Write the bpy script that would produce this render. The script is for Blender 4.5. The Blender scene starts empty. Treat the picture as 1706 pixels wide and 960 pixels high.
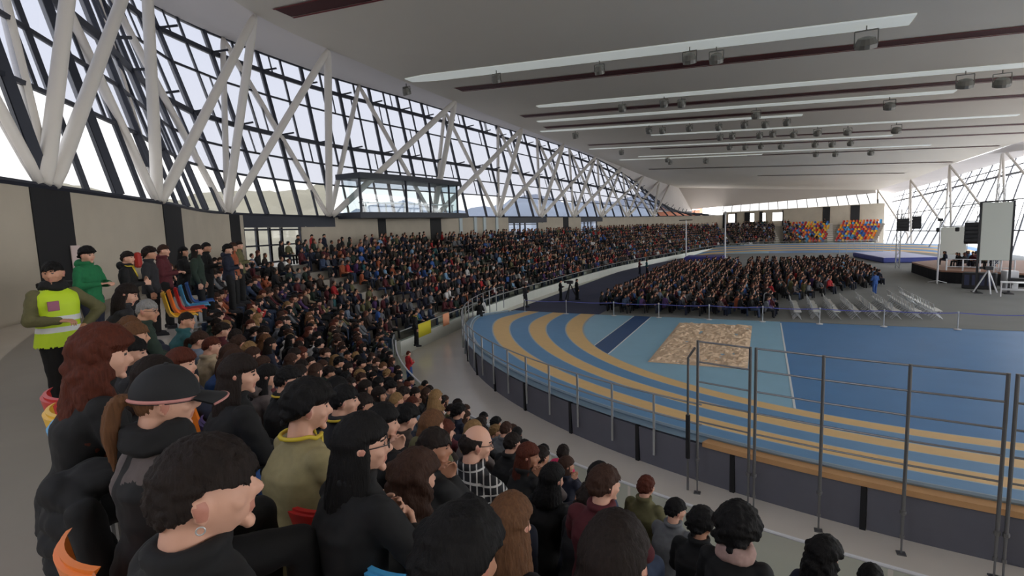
import bpy, bmesh, math, random
import numpy as np
from mathutils import Vector, Matrix, noise
S = bpy.context.scene
C = S.collection
rnd = random.Random(7)
PI = math.pi
V = Vector

# ------------------------------------------------------------------ materials
MATS = {}
def srgb(c):
    return tuple(((x / 12.92) if x <= 0.04045 else ((x + 0.055) / 1.055) ** 2.4) for x in c)
def rgb(r, g, b):
    return srgb((r / 255., g / 255., b / 255.)) + (1.0,)
def mat(name, col, rough=0.6, metal=0.0, noise_scale=0, noise_amt=0.0, bump=0.0, spec=0.5, coords='Object', stretch=None):
    if name in MATS: return MATS[name]
    m = bpy.data.materials.new(name); m.use_nodes = True
    nt = m.node_tree; b = nt.nodes['Principled BSDF']
    b.inputs['Base Color'].default_value = col
    b.inputs['Roughness'].default_value = rough
    b.inputs['Metallic'].default_value = metal
    b.inputs['Specular IOR Level'].default_value = spec
    m.diffuse_color = col
    if noise_scale:
        tc = nt.nodes.new('ShaderNodeTexCoord')
        nz = nt.nodes.new('ShaderNodeTexNoise'); nz.inputs['Scale'].default_value = noise_scale
        nz.inputs['Detail'].default_value = 5
        if stretch:
            mp = nt.nodes.new('ShaderNodeMapping'); mp.inputs['Scale'].default_value = stretch
            nt.links.new(tc.outputs[coords], mp.inputs['Vector']); nt.links.new(mp.outputs[0], nz.inputs['Vector'])
        else: nt.links.new(tc.outputs[coords], nz.inputs['Vector'])
        if noise_amt:
            mx = nt.nodes.new('ShaderNodeMix'); mx.data_type = 'RGBA'
            mx.inputs[6].default_value = tuple(c * (1 - noise_amt) for c in col[:3]) + (1,)
            mx.inputs[7].default_value = tuple(min(1, c * (1 + noise_amt)) for c in col[:3]) + (1,)
            nt.links.new(nz.outputs['Fac'], mx.inputs[0])
            nt.links.new(mx.outputs[2], b.inputs['Base Color'])
        if bump:
            bp = nt.nodes.new('ShaderNodeBump'); bp.inputs['Strength'].default_value = bump
            bp.inputs['Distance'].default_value = 0.02
            nt.links.new(nz.outputs['Fac'], bp.inputs['Height'])
            nt.links.new(bp.outputs['Normal'], b.inputs['Normal'])
    MATS[name] = m
    return m
def emit_mat(name, col, strength):
    if name in MATS: return MATS[name]
    m = mat(name, col, 0.5)
    b = m.node_tree.nodes['Principled BSDF']
    b.inputs['Emission Color'].default_value = col
    b.inputs['Emission Strength'].default_value = strength
    return m
def glass_mat(name, tint, gloss=0.08, haze=0.0):
    m = bpy.data.materials.new(name); m.use_nodes = True
    nt = m.node_tree; nt.nodes.clear()
    out = nt.nodes.new('ShaderNodeOutputMaterial')
    tr = nt.nodes.new('ShaderNodeBsdfTransparent'); tr.inputs['Color'].default_value = tint
    gl = nt.nodes.new('ShaderNodeBsdfGlossy'); gl.inputs['Roughness'].default_value = 0.03
    mx = nt.nodes.new('ShaderNodeMixShader'); mx.inputs[0].default_value = gloss
    nt.links.new(tr.outputs[0], mx.inputs[1]); nt.links.new(gl.outputs[0], mx.inputs[2])
    last = mx
    if haze:
        tl = nt.nodes.new('ShaderNodeBsdfTranslucent'); tl.inputs['Color'].default_value = (.9, .92, 1, 1)
        m2 = nt.nodes.new('ShaderNodeMixShader'); m2.inputs[0].default_value = haze
        nt.links.new(mx.outputs[0], m2.inputs[1]); nt.links.new(tl.outputs[0], m2.inputs[2]); last = m2
    nt.links.new(last.outputs[0], out.inputs['Surface'])
    MATS[name] = m
    return m

# ------------------------------------------------------------------ mesh builder
class MB:
    def __init__(s): s.v = []; s.f = []; s.m = []
    def add(s, vs, fs, mi=0):
        o = len(s.v); s.v += [tuple(p) for p in vs]
        s.f += [tuple(i + o for i in f) for f in fs]; s.m += [mi] * len(fs)
        return s
    def box(s, c, d, rot=None, mi=0):
        x, y, z = d[0] / 2, d[1] / 2, d[2] / 2
        vs = [V((sx * x, sy * y, sz * z)) for sz in (-1, 1) for sy in (-1, 1) for sx in (-1, 1)]
        if rot is not None:
            R = rot if isinstance(rot, Matrix) else Matrix.Rotation(rot, 3, 'Z')
            vs = [R @ v for v in vs]
        vs = [v + V(c) for v in vs]
        return s.add(vs, [(0, 2, 3, 1), (4, 5, 7, 6), (0, 1, 5, 4), (2, 6, 7, 3), (0, 4, 6, 2), (1, 3, 7, 5)], mi)
    def bbox(s, c, d, bev=.01, rot=None, mi=0):       # box with chamfered vertical and horizontal edges
        x, y, z = d[0] / 2, d[1] / 2, d[2] / 2; b = min(bev, x * .9, y * .9, z * .9)
        rings = []
        for (zz, k) in ((-z, b), (-z + b, 0), (z - b, 0), (z, b)):
            X, Y = x - k, y - k
            rings.append([(X - b, -Y), (X, -Y + b), (X, Y - b), (X - b, Y), (-X + b, Y), (-X, Y - b), (-X, -Y + b), (-X + b, -Y)])
            rings[-1] = [V((a, q, zz)) for a, q in rings[-1]]
        vs = [p for r in rings for p in r]; fs = []
        for i in range(3):
            for j in range(8):
                fs.append((i * 8 + j, i * 8 + (j + 1) % 8, i * 8 + 8 + (j + 1) % 8, i * 8 + 8 + j))
        fs.append(tuple(range(7, -1, -1))); fs.append(tuple(range(24, 32)))
        if rot is not None:
            R = rot if isinstance(rot, Matrix) else Matrix.Rotation(rot, 3, 'Z')
            vs = [R @ v for v in vs]
        return s.add([v + V(c) for v in vs], fs, mi)
    def bar(s, p, q, w, h=None, up=(0, 0, 1), mi=0):
        p, q = V(p), V(q); h = h or w; d = (q - p)
        if d.length < 1e-6: return s
        d.normalize(); u = V(up)
        if abs(d.dot(u)) > .97: u = V((0, 1, 0)) if abs(d.y) < .9 else V((1, 0, 0))
        a = d.cross(u).normalized(); b = a.cross(d).normalized()
        vs = []
        for e in (p, q):
            for sx, sy in ((-1, -1), (1, -1), (1, 1), (-1, 1)):
                vs.append(e + a * sx * w / 2 + b * sy * h / 2)
        return s.add(vs, [(3, 2, 1, 0), (4, 5, 6, 7), (0, 1, 5, 4), (1, 2, 6, 5), (2, 3, 7, 6), (3, 0, 4, 7)], mi)
    def tube(s, pts, r, n=8, mi=0, cap=True, closed=False):
        pts = [V(p) for p in pts]; m = len(pts)
        rs = r if isinstance(r, (list, tuple)) else [r] * m
        vs = []; prev = None
        for i, p in enumerate(pts):
            if closed: d = pts[(i + 1) % m] - pts[i - 1]
            else: d = pts[min(i + 1, m - 1)] - pts[max(i - 1, 0)]
            d.normalize()
            if prev is None:
                u = V((0, 0, 1)) if abs(d.z) < .9 else V((1, 0, 0))
                a = d.cross(u).normalized()
            else:
                a = (prev - d * prev.dot(d)).normalized()
            prev = a; b = d.cross(a)
            for k in range(n):
                t = 2 * PI * k / n
                vs.append(p + (a * math.cos(t) + b * math.sin(t)) * rs[i])
        fs = []
        for i in range(m if closed else m - 1):
            j = (i + 1) % m
            for k in range(n):
                fs.append((i * n + k, i * n + (k + 1) % n, j * n + (k + 1) % n, j * n + k))
        if cap and not closed:
            fs.append(tuple(range(n - 1, -1, -1))); fs.append(tuple((m - 1) * n + k for k in range(n)))
        return s.add(vs, fs, mi)
    def lathe(s, prof, n=16, c=(0, 0, 0), rot=None, mi=0):
        vs = []; fs = []; m = len(prof)
        for (r, z) in prof:
            for k in range(n):
                t = 2 * PI * k / n; vs.append(V((r * math.cos(t), r * math.sin(t), z)))
        if rot is not None: vs = [rot @ v for v in vs]
        vs = [v + V(c) for v in vs]
        for i in range(m - 1):
            for k in range(n):
                fs.append((i * n + k, i * n + (k + 1) % n, i * n + n + (k + 1) % n, i * n + n + k))
        if prof[0][0] > 1e-5: fs.append(tuple(range(n - 1, -1, -1)))
        if prof[-1][0] > 1e-5: fs.append(tuple((m - 1) * n + k for k in range(n)))
        return s.add(vs, fs, mi)
    def strip(s, A, B, mi=0):                          # quad strip between two polylines
        n = len(A); vs = list(A) + list(B)
        return s.add(vs, [(i, i + 1, n + i + 1, n + i) for i in range(n - 1)], mi)
    def ell(s, c, r, n=12, m=8, rot=None, mi=0):
        vs = []; fs = []
        for i in range(1, m):
            ph = PI * i / m
            for k in range(n):
                t = 2 * PI * k / n
                vs.append(V((r[0] * math.sin(ph) * math.cos(t), r[1] * math.sin(ph) * math.sin(t), r[2] * math.cos(ph))))
        vs += [V((0, 0, r[2])), V((0, 0, -r[2]))]
        for i in range(m - 2):
            for k in range(n):
                fs.append((i * n + k, i * n + n + k, i * n + n + (k + 1) % n, i * n + (k + 1) % n))
        N = (m - 1) * n
        for k in range(n):
            fs.append((N, k, (k + 1) % n)); fs.append((N + 1, (m - 2) * n + (k + 1) % n, (m - 2) * n + k))
        if rot is not None: vs = [rot @ v for v in vs]
        return s.add([v + V(c) for v in vs], fs, mi)
    def mesh(s, name, smooth=False):
        me = bpy.data.meshes.new(name)
        me.from_pydata(s.v, [], s.f)
        if any(s.m): me.polygons.foreach_set('material_index', s.m)
        if smooth: me.polygons.foreach_set('use_smooth', [True] * len(s.f))
        me.update()
        return me
    def build(s, name, mats, parent=None, loc=None, smooth=False, origin=None):
        if origin is not None:
            o = V(origin); s.v = [tuple(V(p) - o) for p in s.v]; loc = origin
        me = s.mesh(name, smooth)
        for mm in (mats if isinstance(mats, (list, tuple)) else [mats]): me.materials.append(mm)
        ob = bpy.data.objects.new(name, me); C.objects.link(ob)
        if loc is not None: ob.location = loc
        if parent is not None: ob.parent = parent
        return ob
def tag(o, label=None, cat=None, group=None, kind=None):
    if label: o['label'] = label
    if cat: o['category'] = cat
    if group: o['group'] = group
    if kind: o['kind'] = kind
    return o
def empty(name, loc=(0, 0, 0), rz=0.0):
    o = bpy.data.objects.new(name, None); C.objects.link(o)
    o.empty_display_size = .2
    o.location = loc; o.rotation_euler = (0, 0, rz)
    return o
def copy_tree(o, parent=None):
    c = o.copy(); C.objects.link(c)
    if parent is not None: c.parent = parent
    for ch in o.children: copy_tree(ch, c)
    return c
def catmull(pts, n=8):
    P = [V(p) for p in pts]; out = []
    for i in range(len(P) - 1):
        p0 = P[max(i - 1, 0)]; p1 = P[i]; p2 = P[i + 1]; p3 = P[min(i + 2, len(P) - 1)]
        for k in range(n):
            t = k / n
            out.append(.5 * ((2 * p1) + (p2 - p0) * t + (2 * p0 - 5 * p1 + 4 * p2 - p3) * t * t + (3 * p1 - p0 - 3 * p2 + p3) * t ** 3))
    out.append(P[-1]); return out
class Path:                                            # arc length parametrised polyline
    def __init__(s, pts):
        s.p = [V(p) for p in pts]; s.l = [0.0]
        for a, b in zip(s.p, s.p[1:]): s.l.append(s.l[-1] + (b - a).length)
        s.L = s.l[-1]
    def at(s, d):
        d = max(0, min(s.L, d))
        lo, hi = 0, len(s.l) - 1
        while hi - lo > 1:
            m = (lo + hi) // 2
            if s.l[m] <= d: lo = m
            else: hi = m
        t = (d - s.l[lo]) / max(1e-9, s.l[hi] - s.l[lo])
        return s.p[lo].lerp(s.p[hi], t)
    def tan(s, d):
        return (s.at(d + .2) - s.at(d - .2)).normalized()
    def sub(s, a, b, step=1.0):
        n = max(1, int(math.ceil((b - a) / step)))
        return [s.at(a + (b - a) * i / n) for i in range(n + 1)]
    def near(s, x, y):
        best = None
        for i, q in enumerate(s.p):
            d = (q.x - x) ** 2 + (q.y - y) ** 2
            if best is None or d < best[0]: best = (d, s.l[i])
        d0 = best[1]; bd = best[0]
        for k in range(-40, 41):
            q = s.at(best[1] + k * .1); d = (q.x - x) ** 2 + (q.y - y) ** 2
            if d < bd: bd = d; d0 = best[1] + k * .1
        return d0

# ------------------------------------------------------------------ plan of the hall (metres; camera stands at 0,0)
CX, CY = 6.6, 34.2                                     # centre of the near curve of the track
EYE = 6.0
ZC = 4.3                                               # upper concourse level
def arc(R, a0, a1, n):
    return [V((CX + R * math.cos(math.radians(a0 + (a1 - a0) * i / n)), CY + R * math.sin(math.radians(a0 + (a1 - a0) * i / n)), 0)) for i in range(n + 1)]
NROW = 10
def front_path(off):                                   # stand rows, off = metres behind the front rail
    near = arc(26.4 + off, -62, -148, 43)
    k = off
    far = [(-17.2 - k, 33, 0), (-17.4 - k, 42, 0), (-17.0 - k, 59, 0), (-15.7 - k * .98, 72.6 + k * .1, 0), (-12.7 - k * .97, 90 + k * .2, 0), (-9.9 - k * .93, 106 + k * .35, 0),
           (-6.7 - k * .8, 117 + k * .6, 0), (-2.2 - k * .5, 124.2 + k * .87, 0), (4 - k * .1, 126.8 + k, 0), (12, 127 + k, 0), (20 + k * .38, 126 + k, 0)]
    return Path(near[:-1] + catmull([near[-1]] + far, 10))
ROWS = [front_path(.8 + .8 * k) for k in range(NROW)]
RAIL = front_path(0)
def row_z(k): return .6 + .42 * k
WALL = Path(catmull([(-4, -6.5, 0), (-8, -2, 0), (-14.6, 5.6, 0), (-16.4, 7.8, 0), (-20.3, 12.5, 0), (-27.4, 20.5, 0), (-30.4, 32, 0), (-29.3, 46, 0), (-27.3, 66, 0), (-25.1, 88, 0), (-22.2, 103, 0), (-17.6, 117.3, 0), (-13.4, 129, 0), (-8.9, 138, 0)], 12))
WZ = 7.35                                              # top of the concrete wall
# ------------------------------------------------------------------ materials of the hall
M_conc = mat('concrete_wall', rgb(190, 180, 163), .85, noise_scale=.8, noise_amt=.16, bump=.1)
M_floor = mat('polished_concrete', rgb(218, 210, 200), .22, noise_scale=.7, noise_amt=.10, spec=.6)
M_terr = mat('terrace_concrete', rgb(150, 143, 132), .7, noise_scale=1.5, noise_amt=.12)
M_ceil = mat('ceiling_board', rgb(232, 225, 212), .8, noise_scale=.25, noise_amt=.03)
M_soff = mat('white_soffit', rgb(236, 230, 226), .7)
M_white = mat('white_steel', rgb(232, 226, 218), .45)
M_dark = mat('dark_frame', rgb(44, 48, 60), .5)
M_greyframe = mat('grey_frame', rgb(132, 134, 140), .5)
M_black = mat('black_panel', rgb(22, 22, 25), .7)
M_red = mat('red_slot', rgb(74, 14, 18), .7)
M_redl = mat('red_slot_edge', rgb(120, 26, 30), .7)
M_glass = glass_mat('facade_glass', (.30, .30, .30, 1), .05)
M_glass_r = glass_mat('right_facade_glass', (.93, .95, .97, 1), .05)
M_frit = glass_mat('fritted_glass', (.155, .16, .178, 1), .05, .05)
M_green = glass_mat('cabin_glass', (.74, .84, .86, 1), .14)
M_rail = glass_mat('balustrade_glass', (.78, .86, .82, 1), .10)
M_metal = mat('galvanised_steel', rgb(150, 150, 150), .4, .85)
M_alu = mat('aluminium', rgb(190, 192, 194), .35, .7)
M_blue = mat('track_blue', rgb(92, 142, 184), .55, noise_scale=3, noise_amt=.08)
M_tan = mat('track_tan', rgb(226, 186, 124), .6, noise_scale=3, noise_amt=.08)
M_lightblue = mat('infield_light_blue', rgb(146, 190, 212), .5, noise_scale=1.2, noise_amt=.06)
M_midblue = mat('infield_blue', rgb(80, 134, 186), .45, noise_scale=.5, noise_amt=.12)
M_runway = mat('runway_dark_blue', rgb(40, 80, 128), .5)
M_line = mat('white_line', rgb(225, 228, 228), .6)
M_skirt = mat('track_skirt_grey', rgb(104, 104, 114), .75, noise_scale=2, noise_amt=.1)
M_ply = mat('plywood_edge', rgb(206, 158, 108), .6, noise_scale=4, noise_amt=.12)
M_carpet = mat('grey_carpet', rgb(130, 130, 126), .95, noise_scale=.35, noise_amt=.14)
M_navy = mat('navy_mat', rgb(62, 66, 90), .9, noise_scale=.6, noise_amt=.15)
M_hill = mat('hillside', rgb(168, 160, 136), .95, noise_scale=.12, noise_amt=.35)  # pale tan: bright haze outside is put into the base colour
M_hillfar = mat('far_hillside', rgb(140, 148, 160), .95, noise_scale=.06, noise_amt=.25)  # blue-grey: distance haze is put into the base colour too
M_brick = mat('orange_facade', rgb(214, 140, 110), .9)

# ------------------------------------------------------------------ floor, walkway
f = MB(); f.add([(-45, -22, 0), (48, -22, 0), (48, 150, 0), (-45, 150, 0)], [(0, 1, 2, 3)])
tag(f.build('floor', M_floor), kind='structure')

# upper concourse slab and the back fill of the stand
TERR = []
def path_pts(off): return front_path(off)
k_back = front_path(.45 + .8 * 9 + .05)
slab = MB()
n = 240
A = []; B = []
for i in range(n + 1):
    t = i / n
    a = front_path(.4 + .8 * 9) if i == 0 else A_path
    A_path = a
    p = a.at(a.L * t)
    A.append(V((p.x, p.y, ZC)))
# concourse outline follows the wall (clipped behind it)
W_out = [V((20, -14, ZC)), V((2, -12, ZC))] + [V((p.x, p.y, ZC)) for p in WALL.p[::3]] + [V((23, 138.2, ZC))]
Wp = Path(W_out)
B = [Wp.at(Wp.L * i / n) for i in range(n + 1)]
slab.strip(A, B)
tag(slab.build('floor', M_floor), kind='structure')
C.objects[-1].name = 'floor_concourse'

# ------------------------------------------------------------------ grandstand terraces
ST = MB()
prof = [(.35, .2)]
for k in range(NROW):
    z = row_z(k)
    o0 = .4 + .8 * k
    prof += [(o0, z), (o0 + .8, z)]
NS = 200
paths = {}
def fp(off):
    off = round(off, 3)
    if off not in paths: paths[off] = front_path(off)
    return paths[off]
lines = []
for (o, z) in prof:
    P = fp(o)
    lines.append([V((P.at(P.L * i / NS).x, P.at(P.L * i / NS).y, z)) for i in range(NS + 1)])
P0 = fp(.35); lines.insert(0, [V((P0.at(P0.L * i / NS).x, P0.at(P0.L * i / NS).y, 0)) for i in range(NS + 1)])
for a, b in zip(lines, lines[1:]): ST.strip(a, b)
stand = ST.build('grandstand', M_terr)
stand['kind'] = 'structure'; tag(stand, 'stepped concrete grandstand terrace curving round the end of the track', 'grandstand')
# riser from the last step up to the concourse
# ------------------------------------------------------------------ aisle stairs (pale concrete strips between the seat blocks)
AISLE = [46.0, 62.5, 76.0, 92.0, 112.0, 140.5, 152.0, 161.5]      # distance along the front rail
def stair(d, nm_label):
    mb = MB()
    P = fp(0)
    t = P.tan(d); nrm = V((-t.y, t.x, 0))
    p0 = P.at(d)
    if (p0 + nrm - V((CX, CY if p0.y < 60 else 90, 0))).length < (p0 - V((CX, CY if p0.y < 60 else 90, 0))).length: nrm = -nrm
    nrm = -nrm if (p0 - nrm * 1.0 - V((0, 70, 0))).length > (p0 + nrm * 1.0 - V((0, 70, 0))).length else nrm
    a = math.atan2(nrm.y, nrm.x)
    for k in range(NROW):
        for h in (0, 1):
            z = row_z(k) + (.21 if h else 0.01)
            c = p0 + nrm * (.4 + .8 * k + .2 + .4 * h)
            if h: c = p0 + nrm * (.4 + .8 * k + .6)
            mb.box((c.x, c.y, z - .1 + .02), (.4, 1.1, .24), a)
    o = mb.build('aisle_stair', M_stairs)
    tag(o, nm_label, 'stairs', 'pale aisle stairs through the seating')
    return o
M_stairs = mat('stair_concrete', rgb(200, 194, 184), .8)
sl = ['pale concrete aisle stair nearest the gap in the front parapet', 'pale aisle stair through the stand below the glass commentary cabin',
      'pale aisle stair of the left stand beside the middle glass doorway', 'pale aisle stair of the left stand near the far doorway',
      'pale aisle stair at the far left bend of the stand', 'pale aisle stair in the far stand left of the coloured empty seats',
      'pale aisle stair in the far stand dividing the coloured empty seats', 'pale aisle stair near the right end of the far stand']

# ------------------------------------------------------------------ track
RB = [16.8, 17.8, 18.9, 19.85, 20.9, 21.8, 22.85]
Y0, Y1 = 34.2, 96.0
def bankf(y):
    u = min(1, max(0, ((Y0 - y) if y < (Y0 + Y1) / 2 else (y - Y1)) / 11.0 + .12))
    return u * u * (3 - 2 * u)
def track_pt(R, s):                                    # s 0..1 round the oval, starting at right near
    Ls = Y1 - Y0; Lc = PI * 20; tot = 2 * Ls + 2 * Lc
    d = (s % 1) * tot
    if d < Lc:
        a = -d / Lc * PI; x = CX + R * math.cos(a); y = Y0 + R * math.sin(a)
    elif d < Lc + Ls:
        x = CX - R; y = Y0 + (d - Lc)
    elif d < 2 * Lc + Ls:
        a = PI - (d - Lc - Ls) / Lc * PI; x = CX + R * math.cos(a); y = Y1 + R * math.sin(a)
    else:
        x = CX + R; y = Y1 - (d - 2 * Lc - Ls)
    z = .02 + .94 * bankf(y) * max(0, (R - 16.8)) / 6.05
    return V((x, y, z))
T = MB(); NT = 260
lw = .035
for i in range(6):
    ra, rb = RB[i] + lw, RB[i + 1] - lw
    T.strip([track_pt(ra, j / NT) for j in range(NT + 1)], [track_pt(rb, j / NT) for j in range(NT + 1)], 1 if i % 2 == 0 else 0)
for r in RB:
    T.strip([track_pt(r - lw, j / NT) for j in range(NT + 1)], [track_pt(r + lw, j / NT) for j in range(NT + 1)], 2)
M_lane = mat('lane_line', rgb(176, 182, 184), .6)
M_deck = mat('deck_pale_blue', rgb(128, 152, 170), .5)
T.strip([track_pt(22.88, j / NT) for j in range(NT + 1)], [track_pt(23.26, j / NT) - V((0, 0, .05)) for j in range(NT + 1)], 3)
trk = T.build('running_track', [M_blue, M_tan, M_lane, M_deck])
tag(trk, 'banked oval running track with alternating blue and tan lanes', 'running track')
# dark skirt panels under the raised outer edge: one part per panel
sk = empty('track_skirt', (CX, Y0 - 23.3, 0))
tag(sk, 'dark grey panelled skirt closing the raised outer edge of the track', 'skirt')
ks = 0
NP = 30
for j in range(NP):
    a0 = -PI * (j / NP); a1 = -PI * ((j + .955) / NP)
    mb = MB()
    top = []; bot = []; topi = []
    for q in range(5):
        a = a0 + (a1 - a0) * q / 4
        for (lst, R, zz) in ((top, 23.25, None), (bot, 23.2, 0), (topi, 23.15, None)):
            x, y = CX + R * math.cos(a), Y0 + R * math.sin(a)
            z = (.94 * bankf(y) - .02) if zz is None else zz
            lst.append(V((x, y, max(.03, z))) if zz is None else V((x, y, 0)))
    mb.strip(bot, top); mb.strip(top, topi); mb.strip([V((p.x, p.y, 0)) for p in topi], topi)
    o = mb.build('panel', M_skirt, sk); o.location = -V(sk.location)
    # dark post in the gap between two panels
    a = -PI * ((j + .9775) / NP)
    y = Y0 + 23.2 * math.sin(a); z = max(.05, .94 * bankf(y))
    m2 = MB(); m2.box((CX + 23.22 * math.cos(a), y, z / 2), (.1, .1, z), a)
    o = m2.build('post', M_black, sk); o.location = -V(sk.location)
# plywood deck edge and pale kerb pipe
pe = MB()
A = []; B = []; Cc = []
for j in range(61):
    a = math.radians(-109.5 + 88 * j / 60)
    y = Y0 + 23 * math.sin(a)
    z = .02 + .94 * bankf(y)
    A.append(V((CX + 22.9 * math.cos(a), Y0 + 22.9 * math.sin(a), z + .02)))
    B.append(V((CX + 23.3 * math.cos(a), Y0 + 23.3 * math.sin(a), z + .05)))
    Cc.append(V((CX + 23.3 * math.cos(a), Y0 + 23.3 * math.sin(a), z - .06)))
pe.strip(A, B); pe.strip(B, Cc)
tag(pe.build('deck_edge', M_ply), 'bare plywood deck edge along the outer rim of the track', 'deck edge')
kp = MB()
pts = []
for j in range(81):
    a = math.radians(-178 + 150 * j / 80)
    y = Y0 + 22.95 * math.sin(a)
    pts.append((CX + 22.95 * math.cos(a), y, .94 * bankf(y) + .09))
M_kerb = mat('kerb_pale_blue', rgb(138, 158, 172), .4)
kp.tube(pts, .05, 6)
tag(kp.build('track_kerb', M_kerb), 'pale blue tubular kerb along the outer edge of the track', 'kerb')

# ------------------------------------------------------------------ infield
YM = 34.25                                             # edge of the grey event carpet
def infield(name, x0, x1, m, z, lab):
    mb = MB(); n = 40; lo = []; hi = []
    for i in range(n + 1):
        x = x0 + (x1 - x0) * i / n
        yy = Y0 - math.sqrt(max(0, 16.75 ** 2 - (x - CX) ** 2))
        lo.append(V((x, yy, z))); hi.append(V((x, 112, z)))
    mb.strip(lo, hi)
    return tag(mb.build(name, m), lab, 'sports floor')
infield('infield_floor', CX - 16.7, .97, M_lightblue, .012, 'light blue sports floor round the sand pit inside the curve')
infield('infield_floor', .97, CX + 16.7, M_midblue, .012, 'deep blue sports floor right of the white line')
mb = MB(); mb.box((1.0, 26, .017), (.07, 15.6, .006))
tag(mb.build('floor_line', M_line), 'white line between the light and deep blue sports floors', 'line')
mb = MB(); mb.box((-7.0, 28.6, .018), (1.05, 11.2, .008))
tag(mb.build('runway', M_runway), 'dark blue runway strip on the light blue sports floor', 'runway')
mb = MB()
for x in (-7.56, -6.44): mb.box((x, 28.6, .018), (.06, 11.2, .008))
tag(mb.build('runway_line', M_line), 'thin white lines along both sides of the dark blue runway', 'line')
# sand pit with raked sand
sd = MB(); nx, ny = 60, 140
x0, x1, y0, y1 = -4.45, -.48, 22.75, 32.5
for j in range(ny + 1):
    for i in range(nx + 1):
        x = x0 + (x1 - x0) * i / nx; y = y0 + (y1 - y0) * j / ny
        e = min(1, min(i, nx - i, j, ny - j) / 3)
        h = noise.fractal(V((x * 2.2, y * 2.2, 0)), .9, 2.2, 5) * .09 + abs(noise.noise(V((x * 4.5, y * 3, 4)))) * .08
        sd.v.append((x, y, .02 + e * (.03 + h)))
for j in range(ny):
    for i in range(nx):
        a = j * (nx + 1) + i; sd.f.append((a, a + 1, a + nx + 2, a + nx + 1)); sd.m.append(0)
M_sand = mat('sand', rgb(222, 192, 160), .95, noise_scale=6, noise_amt=.18, bump=.5)
sp_ = sd.build('sand_pit', M_sand)
tag(sp_, 'rectangular long jump pit filled with raked pale sand', 'sand pit')
# carpets of the event floor
mb = MB(); mb.box(((-10.0 + 31) / 2, (YM + 104) / 2, .022), (41.0, 104 - YM, .02))
tag(mb.build('event_carpet', M_carpet), 'grey event carpet covering the middle of the hall under the chairs and stage', 'carpet')
mb = MB()
mb.box((-13.2, (YM + 92) / 2, .03), (6.6, 92 - YM, .03))
tag(mb.build('side_mat', M_navy), 'dark navy mat over the straight lanes left of the floor audience', 'mat')

# ------------------------------------------------------------------ ceiling
FOLD = Path(catmull([(2, -25, 18), (-3, -8, 18), (-10.5, 4.5, 18), (-13.5, 6.9, 18), (-17.5, 10, 18), (-24.5, 19.7, 18), (-26, 32, 18), (-26.4, 46, 18), (-26.6, 66, 18), (-26.8, 88, 18.08), (-25.7, 102, 17.45), (-22.3, 117.5, 15.7), (-20.5, 129, 14.95), (-19.4, 140, 14.7)], 12))
CRP = [(34, -25, 15), (34, 50, 15), (30.9, 97, 15.15), (27.3, 110, 13.8), (25, 124, 12.5), (22.4, 142, 11.6)]
def cr_at(y):
    for a, b in zip(CRP, CRP[1:]):
        if y <= b[1]: return V(a).lerp(V(b), max(0, (y - a[1]) / (b[1] - a[1])))
    return V(CRP[-1])
cb = MB(); NC = 24
CL = FOLD.p
CR = [cr_at(p.y + 2 * max(0, (p.y - 90) / 50)) for p in CL]
for a, b in zip(CL, CR):
    for i in range(NC + 1): cb.v.append(tuple(V(a).lerp(V(b), i / NC)))
for r in range(len(CL) - 1):
    for i in range(NC):
        q = r * (NC + 1) + i; cb.f.append((q, q + NC + 1, q + NC + 2, q + 1)); cb.m.append(0)
from mathutils.bvhtree import BVHTree
CEIL = BVHTree.FromPolygons([V(p) for p in cb.v], cb.f)
tag(cb.build('ceiling', M_ceil), kind='structure')
def ceil_z(x, y):
    h = CEIL.ray_cast(V((x, y, 40)), V((0, 0, -1)))
    return h[0].z if h[0] is not None else 15.0
# far soffit dropping to the strip window
mb = MB()
mb.strip([V((-19.4, 140, 14.7)).lerp(V((22.4, 142, 11.6)), i / 8) for i in range(9)], [V((-16.5, 143, 9.25)).lerp(V((22.6, 143, 11.0)), i / 8) for i in range(9)])
mb.add([(-19.4, 140, 14.7), (-16.5, 143, 8.5), (-16.5, 143, 9.3), (-22, 139, 15), (-19.0, 140.6, 14.7)], [(0, 1, 2), (3, 1, 0), (0, 2, 4)])
tag(mb.build('trim_1', mat('far_soffit', rgb(196, 188, 180), .8)), kind='structure')
TOPC = Path(catmull([(-6, -8.3, 19.5), (-10, -3.8, 19.5), (-16.4, 4.0, 19.5), (-18.3, 6.2, 19.4), (-22.4, 10.4, 19.3), (-30.4, 18.6, 19), (-32.6, 32, 19), (-31.7, 46, 19), (-30.3, 66, 18.9), (-27.8, 87, 18.2), (-25.4, 102.5, 16.3), (-22.8, 118, 12.8), (-20.2, 129, 8.9), (-16.5, 143, 8.6)], 12))
mb = MB(); mb.strip(FOLD.p, TOPC.p)
tag(mb.build('trim_2', M_soff), kind='structure')
mb = MB(); mb.tube(TOPC.p, .12, 6); mb.tube([V((p.x, p.y, WZ + .05)) for p in WALL.p], .08, 6)
tag(mb.build('trim_3', M_dark), kind='structure')

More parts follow.
